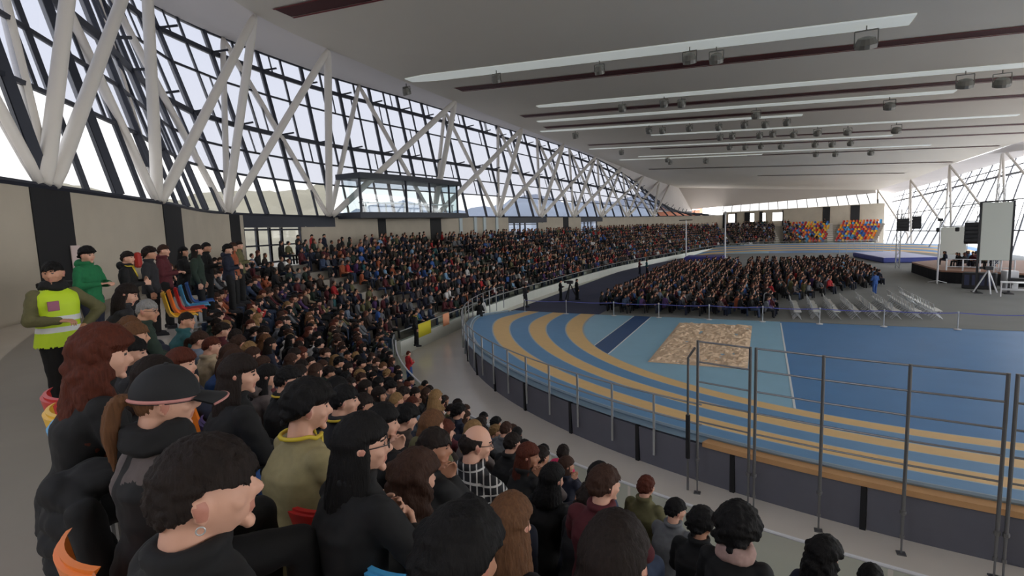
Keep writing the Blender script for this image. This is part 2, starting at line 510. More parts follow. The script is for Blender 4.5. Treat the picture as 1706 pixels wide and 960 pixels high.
# red slots and white light strips let into the ceiling, spotlights along them
def slot(y, x0, x1, wdt, lab):
    mb = MB(); n = 14
    A = []; B = []
    for i in range(n + 1):
        x = x0 + (x1 - x0) * i / n
        z = ceil_z(x, y) - .02
        A.append(V((x, y - wdt / 2, z))); B.append(V((x, y + wdt / 2, z)))
    up = V((0, 0, .0))
    mb.strip(A, B); 
    mb.strip(A, [p + V((0, .22 * wdt, .012)) for p in A])
    o = mb.build('ceiling_slot', M_red)
    m2 = MB(); m2.strip([p - V((0, 0, .03)) for p in B], [p + V((0, .16, -.03)) for p in B])
    m2.strip([p - V((0, 0, .03)) for p in A], [p + V((0, -.12, -.03)) for p in A])
    e = m2.build('slot_edge', M_redl, o)
    return tag(o, lab, 'ceiling slot', 'dark red slots across the ceiling')
SL = [(21.9, -23.5, -9), (40.2, -23.6, 34), (53.2, -23.5, 33.5), (60.7, -23.9, 33), (78, -23.8, 32), (85.5, -16.1, 31.5), (98, -2.6, 29.7), (108, -20.6, 27.1), (117, -1.2, 22.6)]
ordn = ['nearest', 'second nearest', 'third nearest', 'fourth nearest', 'fifth nearest', 'sixth nearest', 'seventh nearest', 'second farthest', 'farthest']
for i, (y, a, b) in enumerate(SL):
    slot(y, a, b, 1.15 if i < 4 else .95, '%s dark red slot running across the grey ceiling' % ordn[i])
M_strip = emit_mat('light_strip_white', rgb(226, 232, 228), .38)
def lstrip(y, x0, x1, wdt, lab):
    mb = MB(); n = 16; h = .07
    A = []; B = []; A2 = []; B2 = []
    for i in range(n + 1):
        x = x0 + (x1 - x0) * i / n
        z = ceil_z(x, y)
        wd = wdt * (.8 if 0 < i else .5)
        A.append(V((x, y - wd / 2, z - .01))); B.append(V((x, y + wd / 2, z - .01)))
        A2.append(V((x, y - wd / 2 + .08, z - h))); B2.append(V((x, y + wd / 2 - .08, z - h)))
    mb.strip(A2, B2); mb.strip(A, A2); mb.strip(B2, B)
    mb.add([A[0], A2[0], B2[0], B[0]], [(0, 1, 2, 3)]); mb.add([A[-1], A2[-1], B2[-1], B[-1]], [(3, 2, 1, 0)])
    return tag(mb.build('light_strip', M_strip), lab, 'light strip', 'white light strips across the ceiling')
WL = [(36, -25.6, 7, 2.3), (49.1, -20, 21, 1.7), (56.6, -23.1, 14.1, 1.5), (63.2, -25.4, 3.4, 1.3), (71.2, -13.3, 22.9, 1.2), (82.5, -25, 14.5, 1.2), (94.2, -19.8, 21.1, 1.1), (97.2, -23.8, -.4, 1.0)]
o8 = ['nearest and widest', 'second nearest', 'third nearest', 'fourth nearest', 'fifth nearest', 'sixth nearest', 'second farthest', 'farthest']
for i, (y, a, b, wd) in enumerate(WL): lstrip(y, a, b, wd, '%s white light strip across the grey ceiling' % o8[i])
M_lamp = mat('spot_housing', rgb(120, 118, 112), .4, .5)
M_lens = emit_mat('spot_lens', rgb(215, 215, 205), .1)
spot_n = {}
def spot(x, y, big=1.0, ln=0, nth=0):
    z = ceil_z(x, y) - .16
    e = empty('spotlight', (x, y, z))
    r = .34 * big
    mb = MB(); mb.bar((0, 0, 0), (0, 0, -.25), .06); mb.bar((-r, 0, -.25), (r, 0, -.25), .06); mb.bar((-r, 0, -.25), (-r, 0, -.6 * big - .1), .05); mb.bar((r, 0, -.25), (r, 0, -.6 * big - .1), .05)
    mb.build('yoke', M_lamp, e)
    R = Matrix.Rotation(math.radians(25), 3, 'X')
    b2 = MB(); b2.lathe([(.12, .38), (r * .75, .3), (r, .0), (r, -.22)], 14, (0, 0, -.5 * big - .15), R); hs = b2.build('housing', M_lamp, e, smooth=False)
    b3 = MB(); b3.lathe([(r * .92, -.18), (.001, -.2)], 14, (0, 0, -.5 * big - .15), R); b3.build('lens', M_lens, hs)
    words = ['leftmost', 'second', 'third', 'fourth', 'fifth', 'sixth', 'seventh', 'eighth']
    lab = '%s round spotlight from the left along the %s white light strip' % (words[nth], o8[ln].split(' and')[0])
    return tag(e, lab.replace('leftmost round spotlight from the left', 'leftmost round spotlight'), 'spotlight', 'spotlights along the white ceiling strips')
SPOTS = {0: [(-26.1, 1), (-17.7, 1.0), (-10.2, 1), (-4.3, 1.2), (-2.8, 1.2), (4.9, 1.6)], 1: [(-11.8, 1), (-8.0, 1.0), (-6.6, 1.0), (12.7, 1.5), (14.9, 1.5)], 2: [(-.8, 1.2), (9.6, 1.3)],
         3: [(-21, 1), (-12, 1.0), (-10.6, 1), (-7.6, 1), (-4.6, 1.0), (-2, 1), (0, 1), (2, 1)], 4: [(-5, 1), (-3.6, 1), (-.6, 1), (.8, 1), (3, 1.1), (5.4, 1.2), (8.4, 1.2), (12.8, 1.4)],
         5: [(-20, 1), (-4.5, 1), (-2.5, 1), (-.5, 1), (2, 1.1), (6, 1.1), (8, 1.1), (10, 1.1)], 6: [(-15, 1), (7, 1.1), (9.6, 1.1), (14, 1.2)], 7: [(-15, 1), (-9, 1.2)]}
for ln, lst in SPOTS.items():
    for q, (x, big) in enumerate(lst): spot(x, WL[ln][0] - (.3 if q % 2 else -.3), big, ln, q)

# ------------------------------------------------------------------ left wall, pilasters, doors
DOORS = [(37.3, 47.6), (74.3, 84.5), (96.4, 105.2)]
def wall_seg(mb, a, b, z0, z1, th=.3):
    pts = WALL.sub(a, b, 1.2)
    inn = []; out = []
    for i, p in enumerate(pts):
        d = a + (b - a) * i / (len(pts) - 1)
        t = WALL.tan(d); nrm = V((-t.y, t.x, 0))       # left of travel = outside of the hall
        inn.append(p); out.append(p + nrm * th)
    z = lambda L, h: [V((p.x, p.y, h)) for p in L]
    mb.strip(z(inn, z0), z(inn, z1)); mb.strip(z(out, z1), z(out, z0)); mb.strip(z(inn, z1), z(out, z1)); mb.strip(z(out, z0), z(inn, z0))
    for i in (0, -1): mb.add([z(inn, z0)[i], z(inn, z1)[i], z(out, z1)[i], z(out, z0)[i]], [(0, 1, 2, 3)])
wl = MB()
prev = 0
for a, b in DOORS + [(WALL.L, WALL.L)]:
    wall_seg(wl, prev, a, 0, WZ); prev = b
for a, b in DOORS: wall_seg(wl, a, b, 0, ZC)
tag(wl.build('wall_left', M_conc), kind='structure')
mb = MB(); wall_seg(mb, 0, 37.2, WZ, WZ + .12, .5)
tag(mb.build('trim_4', mat('wall_cap', rgb(150, 148, 146), .6)), kind='structure')
tn = 5
PILW = [(17.15, 18.74), (24.95, 27.47), (35.73, 36.88), (52.63, 53.59), (59.55, 61.22), (89.76, 91.67)]
for a, b in PILW:
    mb = MB(); pts = WALL.sub(a, b, .6)
    inn = [p + V((WALL.tan(a).y, -WALL.tan(a).x, 0)) * .03 for p in pts]
    mb.strip([V((p.x, p.y, ZC)) for p in inn], [V((p.x, p.y, WZ)) for p in inn])
    for q in (0, -1): mb.add([V((inn[q].x, inn[q].y, ZC)), V((inn[q].x, inn[q].y, WZ)), V((pts[q].x, pts[q].y, WZ)), V((pts[q].x, pts[q].y, ZC))], [(0, 1, 2, 3)])
    tag(mb.build('trim_%d' % tn, M_black), kind='structure'); tn += 1
# pale blue-grey uprights on the wall right of the cabin
for d in (64.5, 67.2, 69.0, 71.6):
    p = WALL.at(d); t = WALL.tan(d)
    mb = MB(); mb.box((p.x + t.y * .06, p.y - t.x * .06, (ZC + WZ) / 2), (.5, .12, WZ - ZC), math.atan2(t.y, t.x))
    tag(mb.build('trim_%d' % tn, mat('pale_upright', rgb(190, 202, 206), .5)), kind='structure'); tn += 1
for i, (a, b) in enumerate(DOORS):
    e = empty('door_%d' % (i + 1), WALL.at((a + b) / 2) + V((0, 0, ZC))); e['kind'] = 'structure'
    L0 = V(e.location)
    def w2(d, off=0, z=0):
        p = WALL.at(d); t = WALL.tan(d); return V((p.x - t.y * off, p.y + t.x * off, z))
    mb = MB(); wall_seg(mb, a, b, WZ - .75, WZ, .35); o = mb.build('lintel', M_dark, e); o.location = -L0
    fr = MB()
    glass_to = a + (b - a) * (.62 if i == 0 else .75)
    dd = [a + .1, a + 1.6, a + 3.0, a + 4.3, glass_to]
    for d in dd: fr.bar(w2(d, .15, ZC), w2(d, .15, WZ - .7), .16)
    for z in (ZC + .05, ZC + 1.15, ZC + 2.15): fr.bar(w2(a, .15, z), w2(glass_to, .15, z), .1)
    dfr = fr.build('door_frame', M_dark, e); dfr.location = -L0
    gl = MB(); gl.strip([w2(a, .15, ZC), w2(glass_to, .15, ZC)], [w2(a, .15, WZ - .7), w2(glass_to, .15, WZ - .7)])
    o = gl.build('glass', M_glass, dfr)
    wp = MB(); wall_seg(wp, glass_to, b, ZC, WZ - .7, .3); o = wp.build('side_panel', M_conc, e); o.location = -L0

# ------------------------------------------------------------------ left glazing in bays
def bay(idx, A0, A1, B0, B1, nm, heavy=(.49, .88), light=(.21, .35, .73), sub=2, frit=True, mw=.14):
    fm = M_dark if frit else M_greyframe
    # A = bottom edge start/end, B = top edge start/end
    e_or = (A0 + A1) / 2
    fr = MB()
    lerp = lambda a, b, t: a.lerp(b, t)
    for i in range(sub + 1):
        t = i / sub
        if i == sub: continue
        fr.bar(lerp(A0, A1, t), lerp(B0, B1, t), mw * ((1.25 if i == 0 else .8) if frit else .8), mw * ((1.9 if i == 0 else 1) if frit else .8))
    for h in heavy: fr.bar(lerp(A0, B0, h), lerp(A1, B1, h), *((.2, .28) if frit else (.22, .3)))
    for h in light: fr.bar(lerp(A0, B0, h), lerp(A1, B1, h), *((.1, .12) if frit else (.14, .16)))
    # short extra uprights, different in each bay
    rr = random.Random(idx * 7 + 1)
    hs = sorted([0] + list(heavy) + list(light) + [1])
    for q in range(2):
        j = rr.randrange(1, len(hs) - 1); t = rr.choice((.25, .33, .75))
        fr.bar(lerp(lerp(A0, B0, hs[j]), lerp(A1, B1, hs[j]), t), lerp(lerp(A0, B0, hs[j + 1]), lerp(A1, B1, hs[j + 1]), t), .08)
    # arm brackets reaching inwards from the heavy transoms
    up = (B0 - A0).normalized(); al = (A1 - A0).normalized(); inw = al.cross(up).normalized()
    for h in heavy:
        p = lerp(A0, B0, h)
        fr.bar(p, p + inw * .9 + al * .5, .12, .1)
    o = fr.build(nm, fm, origin=e_or); o['kind'] = 'structure'
    g = MB(); g.strip([A0 - e_or, A1 - e_or], [lerp(A0, B0, .21) - e_or, lerp(A1, B1, .21) - e_or])
    g.build('clear_pane', M_glass if frit else M_glass_r, o)
    g = MB(); g.strip([lerp(A0, B0, .21) - e_or, lerp(A1, B1, .21) - e_or], [B0 - e_or, B1 - e_or])
    g.build('upper_pane', M_frit if frit else M_glass_r, o)
    return o
wn = 1
dstart = 3.0
stepb = 3.7
nb = int((WALL.L - dstart) / stepb)
def top_at(d):                                          # matching point of the top edge
    # same control parameter on both curves
    lo = 0
    for i in range(len(WALL.l) - 1):
        if WALL.l[i] <= d: lo = i
    t = (d - WALL.l[lo]) / max(1e-6, WALL.l[lo + 1] - WALL.l[lo])
    return TOPC.p[lo].lerp(TOPC.p[lo + 1], min(1, t))
def wall_top(d):
    p = WALL.at(d); return V((p.x, p.y, WZ + .1))
for i in range(nb):
    a = dstart + i * stepb; b = a + stepb
    bay(wn, wall_top(a), wall_top(b), top_at(a), top_at(b), 'window_%d' % wn, sub=2 if a < 60 else 1); wn += 1

# ------------------------------------------------------------------ white tubular struts (each tube one object)
BN = [17.8, 24.5, 35.5, 47.0, 60.1, 72.0, 82.6, 93.5, 104.5, 115.5, 126.5]
def fold_near(p): return FOLD.at(FOLD.near(p.x, p.y))
def ipt(d):
    b = WALL.at(d); q = FOLD.at(FOLD.near(b.x, b.y) + 1.0); return q + V((0, 0, -.05))
INN = [V((-19.0, 10.5, 17.9)), V((-22.4, 14.2, 17.95)), V((-25.2, 21.5, 17.95)), V((-25.9, 27.6, 17.95)), V((-26.2, 44.0, 17.95)), V((-26.7, 60.3, 17.95)), V((-26.7, 75.2, 17.95)), V((-26.8, 92, 17.95)), V((-25.3, 104.5, 17.1)), V((-23, 114.5, 16)), V((-21.3, 123, 15.2)), V((-20.2, 131, 14.9))]
strut_lab = []
def strut(p, q, r, lab, flare=True):
    mb = MB(); p, q = V(p), V(q)
    pts = [p.lerp(q, t) for t in (0, .04, .1, .9, .96, 1)]
    mb.tube(pts, [r * .75, r * .95, r, r, r * .9, r * .6], 12)
    o = mb.build('steel_strut', M_white, smooth=True, origin=p)
    tag(o, lab, 'strut', 'white tubular steel struts in front of the left glazing')
pos_w = ['first', 'second', 'third', 'fourth', 'fifth', 'sixth', 'seventh', 'eighth', 'ninth', 'tenth', 'eleventh']
# inner node index per base: base i carries INN[i+?]
def onode(i):                                           # head of the glazing midway between two bases
    d = (BN[i] + BN[i + 1]) / 2 if i + 1 < len(BN) else BN[i] + 5
    if i < 0: d = BN[0] - 4
    return top_at(d) + V((.15, -.05, -.1))
for i, d in enumerate(BN):
    b = wall_top(d) + V((WALL.tan(d).y, -WALL.tan(d).x, 0)) * .05
    r = (.18, .2, .22)[i] if i < 3 else .25
    wch = '%s strut cluster from the left' % pos_w[i]
    tl = WALL.tan(d) * .22
    strut(b - tl * .4, INN[i], r, 'white tubular strut rising nearly upright to the ceiling edge, %s' % wch)
    if i + 1 < len(INN): strut(b + tl * 1.2, INN[i + 1], r, 'long slanting white strut leaning right to the ceiling edge, %s' % wch)
    strut(b + tl * .5 - V((0.1, 0, 0)), onode(i), r * .78, 'white strut leaning right to the glazing head, %s' % wch)
    strut(b - tl * 1.3, onode(i - 1), r * .78, 'slanting white strut leaning left to the glazing head, %s' % wch)

# ------------------------------------------------------------------ commentary cabin on the wall
cab = empty('commentary_cabin', WALL.at(54) + V((0, 0, WZ)))
tag(cab, 'glass commentary cabin with dark roof and floor slab on the concrete wall', 'cabin')
CO = V(cab.location)
def cabp(d, off, z):
    a0, a1 = WALL.at(48.3), WALL.at(61.8)
    p = a0.lerp(a1, (d - 48.3) / 13.5); t = (a1 - a0).normalized()
    return V((p.x + t.y * off, p.y - t.x * off, z)) - CO
def cab_slab(z0, z1, e0, e1, nm, m, o0=-.3, o1=2.6, bulge=.5):
    mb = MB(); lo = []; hi = []
    ds = [e0 + (e1 - e0) * i / 8 for i in range(9)]
    A = [cabp(d, o0, z0) for d in ds]; B = [cabp(d, o1 + bulge * (1 - ((i - 4) / 4) ** 2) - .5, z0) for i, d in enumerate(ds)]
    up = V((0, 0, z1 - z0))
    mb.strip(A, B); mb.strip([p + up for p in B], [p + up for p in A]); mb.strip(B, [p + up for p in B]); mb.strip([p + up for p in A], A)
    for q in (0, -1): mb.add([A[q], B[q], B[q] + up, A[q] + up], [(0, 1, 2, 3)])
    return mb.build(nm, m, cab)
cab_slab(WZ - .15, WZ + .3, 48.0, 62.4, 'floor_slab', M_dark, o1=3.0)
cab_slab(WZ + 2.95, WZ + 3.35, 48.3, 61.6, 'roof', M_dark, o1=2.9)
mb = MB()
ds = [48.6 + 12.8 * i / 8 for i in range(9)]
off = [2.3 + .5 * (1 - ((i - 4) / 4) ** 2) - .3 for i in range(9)]
mb.strip([cabp(d, o_, WZ + .3) for d, o_ in zip(ds, off)], [cabp(d, o_, WZ + 2.95) for d, o_ in zip(ds, off)])
mb.strip([cabp(ds[0], 0, WZ + .3), cabp(ds[0], off[0], WZ + .3)], [cabp(ds[0], 0, WZ + 2.95), cabp(ds[0], off[0], WZ + 2.95)])
mb.strip([cabp(ds[-1], 0, WZ + .3), cabp(ds[-1], off[-1], WZ + .3)], [cabp(ds[-1], 0, WZ + 2.95), cabp(ds[-1], off[-1], WZ + 2.95)])
mb.build('glass', M_green, cab)
for i in (0, 3, 5, 7, 8):
    mb = MB(); mb.bar(cabp(ds[i], off[i], WZ + .3), cabp(ds[i], off[i], WZ + 2.95), .14); mb.build('mullion', M_dark, cab)
mb = MB(); mb.bar(cabp(49, 1.6, WZ + 1.1), cabp(61, 1.6, WZ + 1.1), .5, .08)
for i in range(6): mb.bar(cabp(49.4 + i * 2.3, 1.7, WZ + .3), cabp(49.4 + i * 2.3, 1.7, WZ + 1.1), .1)
mb.build('desk', M_alu, cab)

# ------------------------------------------------------------------ far wall, strip window, right glazing
fw = MB()
FWX = [-8.9, -2, 3.2, 8.1, 12.5, 17, 23.5]
def fz(x): return 8.02 + (x + 8.9) / 32.4 * .62
def fwall(x0, x1, z0=None, z1=None):
    for (yy, s) in ((138, 1), (138.4, -1)):
        pass
    a = z0 if z0 is not None else 0
    t0 = z1 if z1 is not None else fz(x0); t1 = z1 if z1 is not None else fz(x1)
    vs = [(x0, 138, a), (x1, 138, a), (x1, 138, t1), (x0, 138, t0), (x0, 138.4, a), (x1, 138.4, a), (x1, 138.4, t1), (x0, 138.4, t0)]
    fw.add(vs, [(0, 1, 2, 3), (5, 4, 7, 6), (3, 2, 6, 7), (4, 0, 3, 7), (1, 5, 6, 2), (4, 5, 1, 0)])
OPEN = [(-7.6, -6.2), (-2.9, -2.0), (-.2, .4), (1.9, 3.9)]
x = -8.9
for a, b in OPEN:
    fwall(x, a); fwall(a, b, 0, 5.6); fwall(a, b, 7.5, None); x = b
fwall(x, 23.5)
tag(fw.build('wall_far', M_conc), kind='structure')
for (a, b) in ((-2.9 - 1.2, -2.9), (-.9, -.2), (3.9, 4.15), (-6.2, -5.8), (-8.9, -8.3), (12.0, 13.4), (17.3, 19.0)):
    mb = MB(); top = fz((a + b) / 2) - (.15 if a > 5 else .3)
    mb.box(((a + b) / 2, 137.95, (ZC + top) / 2), (b - a, .08, top - ZC))
    tag(mb.build('trim_%d' % tn, M_black), kind='structure'); tn += 1
for (a, b) in [(-9, -1), (-1, 7), (7, 15), (15, 22.8)]:
    A0 = V((a, 138.2, fz(a))); A1 = V((b, 138.2, fz(b)))
    B0 = V((a, 143, 9.3 + (a + 16.5) / 39 * 1.7)); B1 = V((b, 143, 9.3 + (b + 16.5) / 39 * 1.7))
    e_or = (A0 + A1) / 2
    fr = MB()
    for i in range(4): fr.bar(A0.lerp(A1, i / 4), B0.lerp(B1, i / 4), .12)
    o = fr.build('window_%d' % wn, M_dark, origin=e_or); o['kind'] = 'structure'; wn += 1
    g = MB(); g.strip([A0 - e_or, A1 - e_or], [B0 - e_or, B1 - e_or]); g.build('glass', M_glass, o)
# glazing between the left facade and the far wall
A0 = V((-13.4, 129.5, 4.3)); A1 = V((-8.9, 138.1, 4.3)); B0 = V((-20.2, 129.5, 8.8)); B1 = V((-14, 143, 9.4))
# right facade: leaning glass from the floor, soffit above
RBASE = Path([V(p) for p in ((33.5, -22, 0), (33, 40, 0), (31.2, 70, 0), (29.2, 86, 0), (25.8, 95, 0), (24.0, 107, 0), (23.4, 122, 0), (23.4, 139, 0))])
RTOP = Path([V(p) for p in ((36.5, -22, 14.2), (36.5, 40, 14.2), (36, 70, 14.0), (33.5, 92, 13.9), (32.6, 104, 13.4), (30.6, 112, 12.6), (28.4, 122, 11.7), (25.4, 140, 10.6))])
RFOLD = [V(p) for p in ((34, -24, 15), (34, 40, 15), (32.8, 70, 15.1), (30.9, 97, 15.15), (29.3, 103.5, 14.5), (27.3, 110, 13.8), (25, 124, 12.5), (22.4, 142, 11.6))]
mb = MB(); mb.strip(RTOP.p, RFOLD)
tag(mb.build('trim_%d' % tn, M_soff), kind='structure'); tn += 1
def seg(Pt, t):
    n = len(Pt) - 1; f = t * n; i = min(n - 1, int(f)); return Pt[i].lerp(Pt[i + 1], f - i)
NRB = 24
for i in range(NRB):
    t0, t1 = i / NRB, (i + 1) / NRB
    bay(500 + i, seg(RBASE.p, t0), seg(RBASE.p, t1), seg(RTOP.p, t0), seg(RTOP.p, t1), 'window_%d' % wn, heavy=(.83,), light=(.25, .55, .92), sub=1, frit=False, mw=.2); wn += 1
# struts of the right facade
RN = [(30.9, 100.5, 15.0), (27.3, 110, 13.7), (25.0, 124, 12.4), (22.6, 141, 11.5), (33, 85, 15.0)]
rl = ['under the second ceiling corner from the right', 'under the third ceiling corner from the right', 'under the fourth ceiling corner from the right', 'at the far right corner of the ceiling', 'at the right edge of the picture']
for i, p in enumerate(RN):
    p = V(p)
    dv = [(2.4, -17, 6.2), (-.4, -5, 5), (1.2, 6, 4.6)] if i < 4 else [(-1, -14, 4), (-2.5, -5, 3), (-1, 6, 4.6)]
    for q, (dx, dy, zz) in enumerate(dv):
        mb = MB(); e = p + V((dx, dy, 0)); e.z = zz - 4.5 if q else zz - 4.0
        e.z = max(.0, e.z)
        mb.tube([p, e], [.16, .2], 10)
        o = mb.build('steel_strut', M_white, smooth=True)
        tag(o, '%s white strut of the right glazing %s' % (('long slanting', 'steep', 'rearward leaning')[q], rl[i]), 'strut', 'white struts of the right glazing')
# rear wall behind the camera so that the hall is closed
mb = MB(); mb.strip([V((-6, -24.5, 0)), V((38, -24.5, 0))], [V((-6, -24.5, 19.5)), V((38, -24.5, 19.5))])
mb.strip([V((-6, -24.5, 0)), V((-4, -6.5, 0))], [V((-6, -24.5, 19.5)), V((-4, -6.5, 19.5))])
tag(mb.build('wall_back', M_conc), kind='structure')

# ------------------------------------------------------------------ hillside, building outside
hb = MB()
def hill(cx, cy, a0, a1, r0, r1, h, seed, m, lab):
    mb = MB(); n = 60; mth = 12
    for j in range(mth + 1):
        for i in range(n + 1):
            a = math.radians(a0 + (a1 - a0) * i / n); r = r0 + (r1 - r0) * j / mth
            hh = h * (j / mth) ** .8 * (.75 + .35 * noise.noise(V((i * .12 + seed, j * .2, seed)))) + noise.noise(V((i * .7, j * .9, seed))) * 1.6
            mb.v.append((cx + r * math.cos(a), cy + r * math.sin(a), hh + 2))
    for j in range(mth):
        for i in range(n):
            q = j * (n + 1) + i; mb.f.append((q, q + 1, q + n + 2, q + n + 1)); mb.m.append(0)
    o = mb.build('hillside', m, smooth=True)
    tag(o, lab, 'hill')
hill(0, 0, 134, 200, 62, 125, 17.5, 3, M_hill, 'pale wooded hillside outside the left glazing')
hill(0, 0, 100, 142, 110, 190, 17, 9, M_hillfar, 'bluish distant hillside outside behind the commentary cabin')
mb = MB(); mb.box((-30, 190, 6), (22, 10, 16))
for i in range(3): mb.box((-30, 184.9, 4 + i * 3), (22, .3, .4), mi=1)
tag(mb.build('apartment_building', [M_brick, M_white]), 'orange building outside beyond the far left corner glazing', 'building')
mb = MB(); mb.add([(-400, -300, -.6), (400, -300, -.6), (400, 500, -.6), (-400, 500, -.6)], [(0, 1, 2, 3)])
tag(mb.build('ground', mat('outside_ground', rgb(170, 166, 156), .9)), 'pale ground outside the hall', 'ground')
# ------------------------------------------------------------------ front balustrade of the stand
GAP0 = None
for i in range(len(RAIL.p)):
    if RAIL.p[i].x < 0 and RAIL.p[i].y > 18.6: GAP0 = RAIL.l[i]; break
GAP1 = GAP0 + 2.0
def rail_out(d, off):
    p = RAIL.at(d); q = fp(round(off, 2)); return q.at(q.L * d / RAIL.L)
M_whiterail = mat('white_handrail', rgb(225, 225, 228), .35)
near = empty('glass_balustrade', RAIL.at(GAP0 / 2)); NO = V(near.location)
tag(near, 'curved glass balustrade with slim white handrail in front of the near seats', 'balustrade')
mb = MB(); mb.tube([V((p.x, p.y, 1.2)) - NO for p in RAIL.sub(2, GAP0, .5)], .028, 8); mb.build('handrail', M_whiterail, near)
npn = 18
for i in range(npn):
    a = 2 + (GAP0 - 2) * i / npn; b = 2 + (GAP0 - 2) * (i + .97) / npn
    pts = RAIL.sub(a, b, .5)
    mb = MB(); mb.strip([V((p.x, p.y, .03)) - NO for p in pts], [V((p.x, p.y, 1.17)) - NO for p in pts]); mb.build('glass_panel', M_rail, near)
far = empty('front_parapet', RAIL.at(GAP1 + 20)); FO = V(far.location)
tag(far, 'low pale parapet topped with glass along the front of the left and far stands', 'parapet')
M_para = mat('pale_parapet', rgb(226, 230, 220), .6, noise_scale=1, noise_amt=.08)
mb = MB()
pts = RAIL.sub(GAP1, RAIL.L, 1.2)
inn = []
for i, p in enumerate(pts):
    d = GAP1 + (RAIL.L - GAP1) * i / (len(pts) - 1); t = RAIL.tan(d); inn.append(p - V((t.y, -t.x, 0)) * .22)
z = lambda L, h: [V((p.x, p.y, h)) - FO for p in L]
mb.strip(z(pts, 0), z(pts, .72)); mb.strip(z(pts, .72), z(inn, .72)); mb.strip(z(inn, .72), z(inn, 0))
for q in (0, -1): mb.add([z(pts, 0)[q], z(pts, .72)[q], z(inn, .72)[q], z(inn, 0)[q]], [(0, 1, 2, 3)])
mb.build('low_wall', M_para, far)
mb = MB(); mb.tube([V((p.x, p.y, 1.22)) - FO for p in pts], .03, 6); mb.build('handrail', M_alu, far)
nfp = 60
for i in range(nfp):
    a = GAP1 + (RAIL.L - GAP1) * i / nfp; b = GAP1 + (RAIL.L - GAP1) * (i + .97) / nfp
    pp = RAIL.sub(a, b, 1.2)
    mb = MB(); mb.strip([V((p.x, p.y, .72)) - FO for p in pp], [V((p.x, p.y, 1.2)) - FO for p in pp]); mb.build('glass_panel', M_rail, far)
# posters hung on the parapet glass
def poster(d, w_, z0, z1, m, lab):
    pp = RAIL.sub(d, d + w_, .3); n_ = [V((RAIL.tan(d).y, -RAIL.tan(d).x, 0)) * .04] * len(pp)
    mb = MB(); mb.strip([V((p.x, p.y, z0)) + q for p, q in zip(pp, n_)], [V((p.x, p.y, z1)) + q for p, q in zip(pp, n_)])
    mb.strip([V((p.x, p.y, z0)) + q * 1.4 for p, q in zip(pp, n_)], [V((p.x, p.y, z1)) + q * 1.4 for p, q in zip(pp, n_)])
    return tag(mb.build('poster', m), lab, 'poster')
poster(GAP1 + 1.6, 1.5, .55, 1.25, mat('yellow_poster', rgb(208, 196, 40), .6), 'yellow poster hung on the parapet beside the gap in the front rail')
poster(GAP1 + 4.6, .8, .6, 1.3, mat('salmon_poster', rgb(232, 160, 120), .6), 'salmon orange poster on the parapet glass right of the yellow poster')
# open gate leaves at the gap
g = empty('glass_gate', RAIL.at(GAP0 + .1)); tag(g, 'open glass gate leaf standing at the gap in the front rail', 'gate')
mb = MB(); mb.box((-.5, .45, .62), (.03, 1.3, 1.1), .6); mb.build('glass_panel', M_rail, g)
mb = MB(); R_ = Matrix.Rotation(.6, 3, 'Z')
for yy in (-.65, .65):
    q = R_ @ V((0, yy, 0)) + V((-.5, .45, 0)); mb.bar((q.x, q.y, 0), (q.x, q.y, 1.2), .05)
a_ = R_ @ V((0, -.65, 0)) + V((-.5, .45, 0)); b_ = R_ @ V((0, .65, 0)) + V((-.5, .45, 0))
mb.bar((a_.x, a_.y, 1.2), (b_.x, b_.y, 1.2), .05); mb.build('gate_frame', M_alu, g)

for d, lab in zip(AISLE, sl): stair(d, lab)

# ------------------------------------------------------------------ fence along the raised rim of the track
def rim(ang, R, z): return V((CX + R * math.cos(math.radians(ang)), Y0 + R * math.sin(math.radians(ang)), z))
FA = [-178.5 + 3.143 * i for i in range(22)]           # last one at -112.5
fn = empty('rim_fence', rim(-140, 23.35, 0)); FNO = V(fn.location)
tag(fn, 'grey post and two rail fence following the raised outer rim of the track', 'fence')
for a in FA:
    mb = MB(); y = Y0 + 23.35 * math.sin(math.radians(a))
    mb.bar(rim(a, 23.34, .35) - FNO, rim(a, 23.34, 1.9) - FNO, .05); mb.build('post', M_alu, fn)
for zz in (1.9, 1.43):
    mb = MB(); mb.tube([rim(-178.5 + 69 * i / 60, 23.34, zz) - FNO for i in range(61)], .022, 6); mb.build('rail', M_metal, fn)
